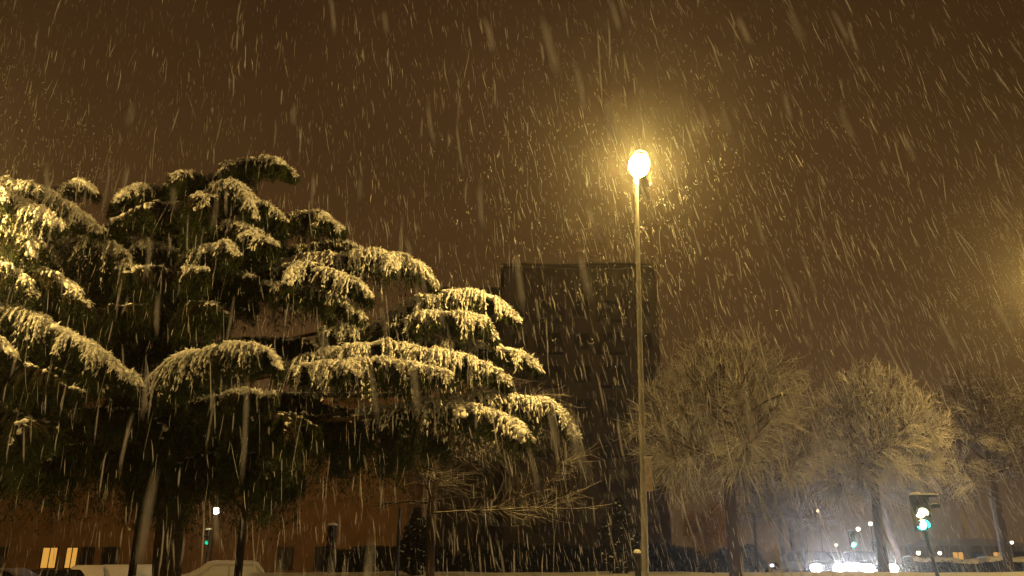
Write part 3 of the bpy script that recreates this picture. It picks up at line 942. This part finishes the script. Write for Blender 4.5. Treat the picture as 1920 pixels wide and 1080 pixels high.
# far lamps: small globes on thin posts
def far_lamp(px, py, depth, label, r=.13, glow="lamp_far", pr=.05):
    p = P(px, py, depth); gz = float(ground_z(p[0], p[1]))
    h = p[2] - gz
    root = empty("park_lamp", (p[0], p[1], gz), label, "lamp", "small distant lamps")
    mb = MB(); mb.tube([[0, 0, -.1], [0, 0, h * .5], [0, 0, h - r * 1.02]], [pr * 1.3, pr, pr * .8], 8); mb.build("pole", M["dark_metal"], root)
    mb = MB(); mb.lathe([[0, -r], [r * .6, -r * .8], [r, -r * .1], [r * .85, r * .5], [r * .5, r * .8], [0, r * .82]], 12, 0, (0, 0, h)); mb.build("globe", M[glow], root)
    mb = MB(); mb.lathe([[0, r * 1.15], [r * .7, r * 1.0], [r * 1.15, r * .78], [r * .55, r * .84], [0, r * .86]], 12, 0, (0, 0, h)); mb.build("cap", M["dark_metal"], root)
far_lamp(405, 958, 44, "warm white globe lamp glowing through the cedar, right of its trunk", .17, "lamp_mid")
far_lamp(1609, 992, 78, "small lamp high above the first green traffic light over the headlights", .17)
far_lamp(1632, 982, 82, "higher of the two small lamps beside the bright round tree's stem", .17)
far_lamp(1534, 958, 85, "faint lamp high in the twigs above the left end of the headlights", .14)
far_lamp(1508, 975, 88, "faintest small lamp, among twigs left of the lamps over the headlights", .11)
far_lamp(1568, 1022, 80, "small low lamp directly above the middle of the headlights", .10)
far_lamp(1722, 1037, 70, "small lamp on a thin post just left of the near traffic light's pole", .15, pr=.07)
far_lamp(1762, 1037, 84, "small lamp right of the near traffic light, over the snow-topped hedge", .16)
far_lamp(1788, 1036, 90, "small lamp beside the orange-lit house over the snow-topped hedge", .15)
far_lamp(1897, 1017, 66, "small lamp at the right edge beside the dim tree's stem", .11)

# big sodium lamps that light the yard of the left building (out of frame / hidden by the cedar)
yl = P(-110, 850, 34)
make_lamp("street_lamp", (yl[0], yl[1], 0), yl, "lit street lamp outside the left edge in front of the brick building", M["lamp_yard"], "tall street lamps")


# curved unlit arm lamp at the right edge
ap = P(1885, 1080, 45); ag = float(ground_z(ap[0], ap[1])); at_ = P(1884, 925, 45)[2] - ag
ar = empty("arched_lamp", (ap[0], ap[1], ag), "unlit lamp post with a long curved arm at the right edge", "street lamp")
pts = [[0, 0, -.1], [0, 0, at_ * .6], [0, 0, at_], [.35, 0, at_ + .5], [.9, 0, at_ + .82], [1.6, 0, at_ + .95], [2.1, 0, at_ + .9]]
mb = MB(); mb.tube(crspline(pts, 30), np.linspace(.075, .035, 30), 8); mb.build("pole", M["galv"], ar)
mb = MB(); mb.lathe([[0, .08], [.12, .06], [.22, 0], [.2, -.03], [0, -.05]], 12, 0, (2.2, 0, at_ + .86)); mb.build("lamp_head", M["dark_metal"], ar)


# ------------------------------------------------------------------ traffic lights
def traffic_light(px, py, depth, label, lit, sc=1.0, name="traffic_light", facing=0.0, extra=False, lean=0.0):
    """py = middle of the head"""
    p = P(px, py, depth); gz = float(ground_z(p[0], p[1])); h = p[2] - gz
    root = empty(name, (p[0] + lean, p[1], gz), label, "traffic light", "traffic lights")
    mb = MB(); mb.tube([[0, 0, -.1], [-lean * .5, .02, h * .5], [-lean + .12 * sc, .08, h + .1]], .055, 10); mb.build("pole", M["dark_metal"], root)
    g = empty_part = None
    hd = MB()
    hw, hh = .15 * sc, .5 * sc
    off = np.array([-lean, 0, h])
    hd.box(off + [0, 0, 0], (hw * 2, .2 * sc, hh * 2))
    hd.box(off + [.1 * sc, .1 * sc, hh * .7], (.06, .12, .05))
    ho = hd.build("signal_head", M["dark_metal"], root)
    for k, z in enumerate((.33, 0, -.33)):
        c = off + np.array([0, -.101 * sc, z * sc])
        ln = MB()
        a = np.arange(20) / 20 * 6.2832
        ring = np.column_stack([np.cos(a) * .13 * sc, np.full(20, -.012), np.sin(a) * .13 * sc]) + c
        ln.add(np.vstack([ring, c + [0, -.03 * sc, 0]]), [[i, (i + 1) % 20, 20] for i in range(20)], 0, True)
        ln.build("lens", M[lit[k]] if lit[k] else M["lens_off"], ho)
        # visor
        vz = MB()
        aa = np.linspace(R(-20), R(200), 14)
        i0 = np.column_stack([np.cos(aa) * .142 * sc, np.zeros(14), np.sin(aa) * .142 * sc]) + c
        i1 = i0 + np.array([0, -.2 * sc, -.02 * sc])
        o0 = (i0 - c) * 1.06 + c; o1 = (i1 - c - [0, -.2 * sc, 0]) * 1.06 + c + [0, -.2 * sc, 0]
        V = np.vstack([i0, i1, o1, o0]); F = []
        for r_ in range(4):
            for i in range(13):
                q = ((r_ + 1) % 4) * 14
                F.append([r_ * 14 + i, r_ * 14 + i + 1, q + i + 1, q + i])
        vz.add(V, F); vz.build("visor", M["dark_metal"], ho)
    sn = MB(); sn.lathe([[0, .1], [.12, .085], [.2, .03], [.21, 0], [0, 0]], 12, 0, off + [0, -.02, hh + .002]); sn.build("snow_cap", M["snow"], ho)
    if extra:
        e2 = MB()
        e2.box(off + [.33 * sc, .12, hh * .95], (.56 * sc, .3, .07)); e2.box(off + [.27 * sc, .14, hh * .35], (.2 * sc, .28, .6 * sc))
        e2.box(off + [.52 * sc, .0, hh * .38], (.16 * sc, .24, .12))
        so = e2.build("side_signal_head", M["dark_metal"], root)
        s2 = MB()
        n = 60
        c = np.column_stack([rng.uniform(.05, .62, n) * sc, rng.uniform(0, .24, n), np.full(n, hh * .95 + .06)]) + off
        blobs(s2, c, np.tile([1.0, 0, 0], (n, 1)), rng.uniform(.04, .07, n), 1.6, .12, 0, .6)
        c = np.column_stack([rng.uniform(.44, .6, 16) * sc, rng.uniform(-.1, .1, 16), np.full(16, hh * .38 + .075)]) + off
        blobs(s2, c, np.tile([1.0, 0, 0], (16, 1)), rng.uniform(.03, .05, 16), 1.5, .12, 0, .6)
        s2.build("snow", M["snow"], so)
    return root


traffic_light(1722, 962, 27, "near traffic light with snow-topped heads and a glaring yellow and cyan light at the right", [None, "amber", "green"], 1.12, extra=True, lean=.36)
traffic_light(1597, 1011, 62, "small distant traffic light showing green above the headlights", [None, None, "green_far"], 1.15)
traffic_light(1643, 1034, 56, "distant traffic light glowing cyan green beside the bright round tree's stem", [None, None, "green_far"], 1.3)
traffic_light(622, 1010, 33, "unlit dark traffic light seen from behind, right of the cedar's trunk", [None, None, None], 1.0)
traffic_light(390, 1008, 46, "distant traffic light with a faint green light under the warm globe lamp", [None, None, "green_dim"], .8)

# a plain thin pole among the stems
pp = P(744, 1080, 27); pg = float(ground_z(pp[0], pp[1])); ph = P(744, 955, 27)[2] - pg
mb = MB(); mb.tube([[0, 0, -.1], [0, 0, ph * .5], [0, 0, ph]], [.06, .055, .05], 10); mb.lathe([[.06, ph], [.065, ph + .03], [0, ph + .06]], 10)
tag(mb.build("metal_pole", M["dark_metal"], None, (pp[0], pp[1], pg)), "plain thin metal pole left of the thin bare tree's stem", "pole")


# ------------------------------------------------------------------ buildings
def window(root, c, w, h, facing_y=-1, lit=False, parts=True):
    fr = MB(); d = .07
    t = .08
    for (cx, cz, sx, sz) in ((0, h / 2 - t / 2, w, t), (0, -h / 2 + t / 2, w, t), (-w / 2 + t / 2, 0, t, h - 2 * t), (w / 2 - t / 2, 0, t, h - 2 * t), (0, 0, t * .7, h - 2 * t)):
        fr.box((c[0] + cx, c[1] - d / 2 + .0, c[2] + cz), (sx, d, sz))
    fr.box((c[0], c[1] - .07, c[2] - h / 2 - .045), (w + .2, .16, .06))
    f = fr.build("window", M["frame"], root)
    pn = MB(); pn.box((c[0], c[1] - .015, c[2]), (w - 2 * t + .004, .02, h - 2 * t + .004))
    pn.build("pane", M["pane_lit"] if lit else M["pane"], f)


def roof_snow(root, x0, x1, y0, y1, z, th=.22):
    mb = MB()
    nx = int((x1 - x0) / .6); ny = 6
    X, Y = np.meshgrid(np.linspace(x0, x1, nx), np.linspace(y0, y1, ny))
    Z = z + th + .04 * np.sin(X * 1.3) * np.cos(Y) + rng.normal(scale=.012, size=X.shape)
    Z[0] -= th * .6; Z[-1] -= th * .6
    v = np.stack([X, Y, Z], -1).reshape(-1, 3)
    i = np.arange(ny - 1)[:, None] * nx; j = np.arange(nx - 1)[None]
    f = np.stack([i + j, i + j + 1, i + nx + j + 1, i + nx + j], -1).reshape(-1, 4)
    mb.add(v, f, 0, True)
    sk = [(x0, y0, x1, y0), (x1, y0, x1, y1), (x1, y1, x0, y1), (x0, y1, x0, y0)]
    for a, b, c, d in sk:
        mb.add([[a, b, z + .003], [c, d, z + .003], [c, d, z + th * .42], [a, b, z + th * .42]], [[0, 1, 2, 3]])
    mb.build("roof_snow", M["snow"], root)


# left: long brick building seen under the cedar
BY = 60.0
x0 = P(-420, 1000, BY)[0]; x1 = P(762, 1000, BY)[0]
bl_ = empty("brick_building", ((x0 + x1) / 2, BY, 0), "long low brick building with two glowing windows behind the parked cars", "building")
w = x1 - x0; BH = 13.2
mb = MB(); mb.box((0, 5, BH / 2 - .1), (w, 10, BH + .2)); mb.build("wall", M["brick"], bl_)
mb = MB(); mb.box((0, 4.9, BH + .12), (w + .6, 10.8, .24)); mb.build("cornice", M["slab"], bl_)
roof_snow(bl_, -w / 2 - .3, w / 2 + .3, -.5, 10.3, BH + .24)
for fl in (1, 2, 3):
    for k in range(13):
        xx = -w / 2 + (k + .5) * w / 13
        if fl == 1:
            continue
        window(bl_, (xx, 0, fl * 3.2 + 1.7), 1.3, 1.5)
ox = (x0 + x1) / 2
for pxa, pxb, lit in ((77, 108, True), (122, 146, True), (-20, 12, False), (150, 176, False), (190, 222, False), (520, 550, False), (590, 620, False), (660, 690, False)):
    a = P(pxa, 1046, BY); b_ = P(pxb, 1046, BY)
    window(bl_, ((a[0] + b_[0]) / 2 - ox, 0, 1.75), b_[0] - a[0], 1.5, lit=lit)

# middle: dark block of flats
DY = 72.0
xa = P(945, 700, DY)[0]; xb = P(1240, 700, DY)[0]; dz = P(1100, 503, DY)[2]
dk = empty("apartment_block", ((xa + xb) / 2, DY, .5), "tall unlit block of flats rising dark behind the cedar and the lamp post", "building")
w = xb - xa; hgt = dz - .5
mb = MB(); mb.box((0, 6, hgt / 2 - .3), (w, 12, hgt + .6)); wl = mb.build("wall", M["concrete"], dk)
mb = MB(); mb.box((0, 5.9, hgt + .15), (w + .8, 12.8, .3)); mb.build("cornice", M["slab"], dk)
mb = MB(); mb.box((w * .2, 5, hgt + 1.0), (w * .34, 4, 1.4)); mb.build("lift_house", M["concrete"], dk)
for (ax_, ay_, aw_, ah_) in ((-w * .38, 3, .9, 1.1), (-w * .12, 4, .7, .9), (w * .42, 3.5, .8, 1.0)):
    mb = MB(); mb.box((ax_, ay_, hgt + .3 + ah_ / 2), (aw_, aw_, ah_)); mb.box((ax_, ay_, hgt + .36 + ah_), (aw_ + .2, aw_ + .2, .12)); mb.build("chimney", M["concrete"], dk)
mb = MB(); mb.tube([[w * .1, 4, hgt + .2], [w * .1, 4, hgt + 3.4]], .04, 6)
for z_ in (2.2, 2.7, 3.2): mb.box((w * .1, 4, hgt + z_), (1.1 - z_ * .2, .05, .05))
mb.build("aerial", M["dark_metal"], dk)
nfl = int(hgt / 3.1)
for fl in range(nfl):
    z = 1.7 + fl * 3.1
    for k in range(5):
        xx = -w / 2 + (k + .5) * w / 5
        if k in (1, 3):
            continue
        window(dk, (xx, 0, z), 1.5, 1.5)
    for xx in (-w / 2 + 1.5 * w / 5, -w / 2 + 3.5 * w / 5):
        mb = MB(); mb.box((xx, -.6, z - 1.25), (w / 5 * .9, 1.195, .16)); mb.box((xx, -1.15, z - .68), (w / 5 * .9, .08, .98))
        mb.box((xx - w / 5 * .42, -.56, z - .68), (.07, 1.1, .98)); mb.box((xx + w / 5 * .42, -.56, z - .68), (.07, 1.1, .98))
        mb.build("balcony", M["slab"], dk)
        window(dk, (xx, 0, z), 1.9, 1.7)
# lower wing of the block
xc = P(825, 700, DY + 6)[0]
wg = empty("apartment_wing", ((xc + xa) / 2, DY + 6, .5), "lower dark wing left of the tall unlit block of flats", "building")
w2 = xa - xc - .1; h2 = P(900, 545, DY + 6)[2] - .5
mb = MB(); mb.box((0, 5, h2 / 2 - .3), (w2, 10, h2 + .6)); mb.build("wall", M["concrete"], wg)
mb = MB(); mb.box((0, 4.9, h2 + .12), (w2 - .02, 10.6, .24)); mb.build("cornice", M["slab"], wg)
for fl in range(int(h2 / 3.1)):
    for k in range(2):
        window(wg, (-w2 / 2 + (k + .5) * w2 / 2, 0, 1.7 + fl * 3.1), 1.5, 1.5)

# right: low orange-lit house beyond the hedge
HY = 88.0
hx = P(1850, 1040, HY)[0]
hs = empty("low_house", (hx, HY, .5), "low orange-lit house beyond the snow-topped hedge at the right edge", "house")
mb = MB(); mb.box((0, 4, 1.1), (9.5, 8, 2.8)); mb.build("wall", M["brick"], hs)
mb = MB()
mb.add([[-5.1, -.5, 2.5], [5.1, -.5, 2.5], [5.1, 8.5, 2.5], [-5.1, 8.5, 2.5], [-4.2, 4, 3.3], [4.2, 4, 3.3]],
       [[0, 1, 5, 4], [2, 3, 4, 5]]); mb.add([[-5.1, -.5, 2.5], [-5.1, 8.5, 2.5], [-4.2, 4, 3.3], [5.1, -.5, 2.5], [5.1, 8.5, 2.5], [4.2, 4, 3.3]], [[1, 0, 2], [3, 4, 5]])
mb.add([[-5.1, -.5, 2.497], [5.1, -.5, 2.497], [5.1, 8.5, 2.497], [-5.1, 8.5, 2.497]], [[3, 2, 1, 0]])
mb.build("roof", M["snow"], hs)
for k, lit in ((-3, True), (-1, False), (1.2, True), (3.3, False)):
    window(hs, (k, 0, 1.35), 1.2, 1.2, lit=lit)


# ------------------------------------------------------------------ cars
def car(px, depth, rz, label, paint, style="hatch", snow=True, plaster=False, lights=False, x=None, group="parked cars", sc=1.0, thick=.09):
    """length along local +x (bonnet at +x)"""
    b = P(px, 1080, depth)
    gx, gy = (b[0] if x is None else x), depth
    gz = float(ground_z(gx, gy))
    root = empty("parked_car" if not lights else "oncoming_car", (gx, gy, gz), label, "car", group, rz)
    if style == "van":
        prof = [(-2.2, .35), (-2.25, .9), (-2.2, 1.75), (-2.05, 1.88), (.9, 1.88), (1.05, 1.84), (1.65, 1.15), (2.25, 1.0), (2.35, .7), (2.3, .35)]
        belt = 1.1; seg_ws = (5, 6); seg_rear = (1, 2)
    elif style == "estate":
        prof = [(-2.2, .35), (-2.25, .85), (-2.05, 1.05), (-1.8, 1.42), (-1.6, 1.49), (.3, 1.49), (.45, 1.46), (1.15, 1.0), (2.05, .86), (2.22, .62), (2.18, .35)]
        belt = .95; seg_ws = (6, 7); seg_rear = (2, 3)
    else:
        prof = [(-1.9, .35), (-1.95, .8), (-1.85, 1.0), (-1.45, 1.43), (-1.25, 1.49), (.2, 1.49), (.35, 1.46), (1.05, 1.0), (1.8, .85), (1.95, .62), (1.92, .35)]
        belt = .95; seg_ws = (6, 7); seg_rear = (2, 3)
    prof = [(a * sc, c * sc) for a, c in prof]; belt *= sc
    W0 = .86 * sc
    def hw(z): return W0 - max(0, z - belt) * .32 if z > belt else W0 - max(0, .55 * sc - z) * .12
    mb = MB()
    n = len(prof)
    L_ = np.array([[a, hw(c), c] for a, c in prof]); R_ = L_ * [1, -1, 1]
    mb.add(np.vstack([L_, R_]), [[i, (i + 1) % n, n + (i + 1) % n, n + i] for i in range(n)])
    # sides: fan of quads from floor line so the flank bends at the belt line
    zb = min(c for _, c in prof)
    for s_, A in ((1, L_), (-1, R_)):
        for i in range(n - 1):
            p, q = A[i], A[i + 1]
            if abs(p[0] - q[0]) < 1e-4: continue
            def col(pt):
                zz = [zb, min(.55 * sc, pt[2]), min(belt, pt[2]), pt[2]]
                return [[pt[0], s_ * hw(z), z] for z in zz]
            ca, cb_ = col(p), col(q)
            V = ca + cb_
            mb.add(V, [[0, 1, 5, 4], [1, 2, 6, 5], [2, 3, 7, 6]] if s_ < 0 else [[4, 5, 1, 0], [5, 6, 2, 1], [6, 7, 3, 2]])
    body = mb.build("body", paint, root)
    # glass
    def panel(i, j, name, out=.006, inset=.1):
        a, b2 = np.array(prof[i]), np.array(prof[j])
        d = b2 - a; nrm = np.array([-d[1], d[0]]) / np.linalg.norm(d)
        if nrm[1] < 0: nrm = -nrm
        a2 = a + d * .06 + nrm * out; b3 = b2 - d * .06 + nrm * out
        wa, wb = hw(a2[1]) - inset, hw(b3[1]) - inset
        g = MB(); g.add([[a2[0], wa, a2[1]], [a2[0], -wa, a2[1]], [b3[0], -wb, b3[1]], [b3[0], wb, b3[1]]], [[0, 1, 2, 3]])
        g.build(name, M["pane"], root)
    panel(*seg_ws, "windscreen"); panel(*seg_rear, "rear_window")
    zt = max(c for _, c in prof) - .09; z0 = belt + .03
    xr = prof[seg_rear[1]][0] - .05; xf = prof[seg_ws[0]][0]
    for s_ in (1, -1):
        for a, b2, ta, tb in ((xr - .12, -.35 * sc, xr + .12, -.35 * sc), (-.25 * sc, xf + .42 * sc, -.25 * sc, xf + .02)):
            g = MB(); e = .006
            g.add([[a, s_ * (hw(z0) + e), z0], [b2, s_ * (hw(z0) + e), z0], [tb, s_ * (hw(zt) + e), zt], [ta, s_ * (hw(zt) + e), zt]], [[0, 1, 2, 3] if s_ < 0 else [3, 2, 1, 0]])
            g.build("side_window", M["snow"] if plaster else M["pane"], root)
    # wheels
    for xx in (prof[0][0] + .72 * sc, prof[-1][0] - .78 * sc):
        for s_ in (1, -1):
            ty = MB()
            mt = Matrix.Rotation(R(90), 4, "X")
            ty.lathe([[.2, -.1], [.3, -.1], [.32, -.06], [.32, .06], [.3, .1], [.2, .1]], 20, 0, (xx, s_ * (W0 - .08), .32), True, mt)
            wh = ty.build("wheel", M["rubber"], root)
            rm = MB(); rm.lathe([[0, -.07], [.1, -.075], [.205, -.06], [.205, .06], [.1, .075], [0, .07]], 16, 0, (xx, s_ * (W0 - .08), .32), True, mt)
            rm.build("rim", M["rim"], wh)
    # lamps
    fx = prof[-2][0]
    for s_ in (1, -1):
        hd = MB()
        a = np.arange(14) / 14 * 6.2832
        rr = (.25 if lights == "headlight" else .13) if lights else .1
        c = np.array([fx + .02, s_ * (W0 - .26), prof[-2][1] + .02])
        ring = np.column_stack([np.zeros(14), np.cos(a) * rr * 1.2, np.sin(a) * rr * .85]) + c
        hd.add(np.vstack([ring, c + [.05, 0, 0]]), [[i, (i + 1) % 14, 14] for i in range(14)], 0, True)
        hd.build("headlight", (M[lights] if lights else M["glass_off"]), root)
    # snow lying on it
    if snow:
        sn = MB()
        segs = range(seg_rear[0], n - 3)
        P2 = []
        for i in segs:
            a, b2 = np.array(prof[i]), np.array(prof[i + 1])
            m = max(3, int(np.linalg.norm(b2 - a) / .1))
            for k in range(m):
                P2.append(a + (b2 - a) * k / m)
        P2.append(np.array(prof[n - 3 + 0]))
        P2 = np.array(P2)
        tg = np.gradient(P2, axis=0); nr = np.column_stack([-tg[:, 1], tg[:, 0]]); nr /= np.linalg.norm(nr, axis=1, keepdims=True)
        nr[nr[:, 1] < 0] *= -1
        prof_t = np.array([.004, .75, 1, 1.04, 1, 1.04, 1, .75, .004]) * thick
        prof_w = np.array([-1, -.97, -.85, -.4, 0, .4, .85, .97, 1])
        V = []
        for k, (pt, nn) in enumerate(zip(P2, nr)):
            e = min(1, min(k, len(P2) - 1 - k) / 2 + .05)
            for tt_, ww in zip(prof_t, prof_w):
                q = pt + nn * (tt_ * e + .008) * (1 + .15 * math.sin(k * .9 + ww * 3))
                V.append([q[0], ww * (hw(pt[1]) - .01), q[1]])
        k9 = 9; m = len(P2)
        i = np.arange(m - 1)[:, None] * k9; j = np.arange(k9 - 1)[None]
        f = np.stack([i + j, i + j + 1, i + k9 + j + 1, i + k9 + j], -1).reshape(-1, 4)
        sn.add(V, f, 0, True)
        sn.build("snow", M["snow"], root)
    return root


car(2, 24, R(8), "dark estate car with a snowy roof cut by the left edge", M["car_dark"], "estate", thick=.05)
car(108, 33, R(-40), "dark hatchback between the cut-off estate car and two snow-covered cars", M["car_dark"], "hatch", snow=False)
car(163, 41, R(-68), "small car under fresh snow, left one of the pair in front of the brick building", M["car_grey"], "hatch")
car(216, 42, R(-68), "small car under fresh snow, right one of the pair in front of the brick building", M["car_dark"], "hatch")
car(262, 45, R(-68), "snow-covered car showing between the thin dark stem and the cedar's trunk", M["car_grey"], "hatch")
car(410, 38, R(206), "pale car plastered all over with snow, right of the cedar's trunk", M["car_white"], "hatch", thick=.13, plaster=True, sc=1.02)

# oncoming cars with headlights
for (px, d, rz, lab) in ((1526, 46, -88, "oncoming car with glaring white headlights, leftmost of the row"),
                         (1568, 49, -89, "oncoming car with glaring white headlights, in the middle of the row"),
                         (1628, 46, -94, "oncoming car with glaring white headlights, close to the bright tree's stem")):
    car(px, d, R(rz), lab, M["car_dark"], "hatch", snow=False, lights="headlight", group="oncoming cars")
car(1440, 64, R(-80), "oncoming car with dim white headlights half hidden by dark stems", M["car_dark"], "hatch", lights="headlight_dim", group="oncoming cars")


# ------------------------------------------------------------------ falling snow
def falling_snow():
    fall = np.array([.30, -.42, -2.2]); fall /= np.linalg.norm(fall)
    def batch(mb, c, ln, rad, jit, curve=.04):
        n = len(c)
        d = fall + rng.normal(scale=jit, size=(n, 3)); d /= np.linalg.norm(d, axis=1, keepdims=True)
        u = np.cross(d, [0, 1.0, 0.1]); u /= np.linalg.norm(u, axis=1, keepdims=True); w = np.cross(u, d)
        bend = rng.normal(scale=curve, size=(n, 1)) * ln[:, None]
        a = np.arange(4) / 4 * 6.2832
        V = []
        V.append(c - d * ln[:, None] / 2)
        for s_, k in ((-.22, 1.0), (.22, 1.0)):
            for q in a:
                V.append(c + d * (ln * s_)[:, None] + u * bend * .6 + (u * math.cos(q) + w * math.sin(q)) * (rad * k)[:, None])
        V.append(c + d * ln[:, None] / 2)
        V = np.stack(V, 1)
        F = []
        for i in range(4):
            j = (i + 1) % 4
            F += [[0, 1 + j, 1 + i], [1 + i, 1 + j, 5 + j], [1 + i, 5 + j, 5 + i], [9, 5 + i, 5 + j]]
        F = np.array(F)
        f = (F[None] + (np.arange(n) * 10)[:, None, None]).reshape(-1, 3)
        mb.add(V.reshape(-1, 3), f, 0, True)
    def frustum(n, y0, y1, pad=1.25):
        y = (y0 ** 3 + rng.uniform(size=n) * (y1 ** 3 - y0 ** 3)) ** (1 / 3)
        x = rng.uniform(-.64 * pad, .64 * pad, n) * y * 1.05
        # vertical angle from just below the horizon to above the frame
        z = EYE + y * np.tan(rng.uniform(R(-6), R(42), n))
        c = np.column_stack([x, y, z])
        return c[(c[:, 2] > ground_z(c[:, 0], c[:, 1]) + .05) & (c[:, 2] < 21.5)]
    mb = MB()
    c = frustum(13500, 5, 26)
    batch(mb, c, .24 * np.exp(rng.normal(scale=.5, size=len(c))), .0016 * np.exp(rng.normal(scale=.35, size=len(c))) * (c[:, 1] / 12) ** .45, .10)
    c = frustum(12000, 20, 48)
    batch(mb, c, rng.uniform(.16, .45, len(c)), rng.uniform(.0021, .0036, len(c)), .11)
    c = frustum(330, 1.5, 5.5)
    batch(mb, c, .13 * np.exp(rng.normal(scale=.45, size=len(c))), rng.uniform(.0013, .0029, len(c)), .08)
    c = frustum(620, 3, 8)
    batch(mb, c, .2 * np.exp(rng.normal(scale=.4, size=len(c))), rng.uniform(.0016, .0034, len(c)), .09)
    c = frustum(70, .7, 1.6)
    batch(mb, c, rng.uniform(.04, .13, len(c)), rng.uniform(.0014, .0028, len(c)), .06)
    # swirling flakes round the lamps
    for h_, n, rad_ in ((head, 900, 3.6), (hl, 2400, 3.6), (hr, 3200, 4.6)):
        q = rng.normal(size=(n, 3)); q /= np.linalg.norm(q, axis=1, keepdims=True)
        c = h_ + q * (rad_ * rng.uniform(0.02, 1, n) ** .55)[:, None] * [1.25, 1, 1] + [0, 0, -.5]
        c = c[np.linalg.norm(c - h_, axis=1) > .5]
        batch(mb, c, rng.uniform(.03, .08, len(c)), rng.uniform(.0025, .005, len(c)), .5, .3)
    tag(mb.build("falling_snow", M["flake"]), "thick falling snow drifting down through the lamp light", "snowfall", kind="stuff")
falling_snow()

# ------------------------------------------------------------------ haze
mb = MB(); mb.box((0, 50, 12.5), (240, 128, 27.0))
hz = mb.build("haze", [])
def vol():
    m = bpy.data.materials.new("haze"); m.use_nodes = True
    nt = m.node_tree; nt.nodes.clear()
    o = nt.nodes.new("ShaderNodeOutputMaterial"); v = nt.nodes.new("ShaderNodeVolumePrincipled")
    v.inputs["Color"].default_value = (0.9, 0.9, 0.9, 1)
    v.inputs["Density"].default_value = 0.0012
    v.inputs["Anisotropy"].default_value = 0.87
    nt.links.new(v.outputs[0], o.inputs["Volume"])
    return m
hz.data.materials.append(vol())
tag(hz, "thin snowy night haze filling the air round the lamps", "haze", kind="stuff")
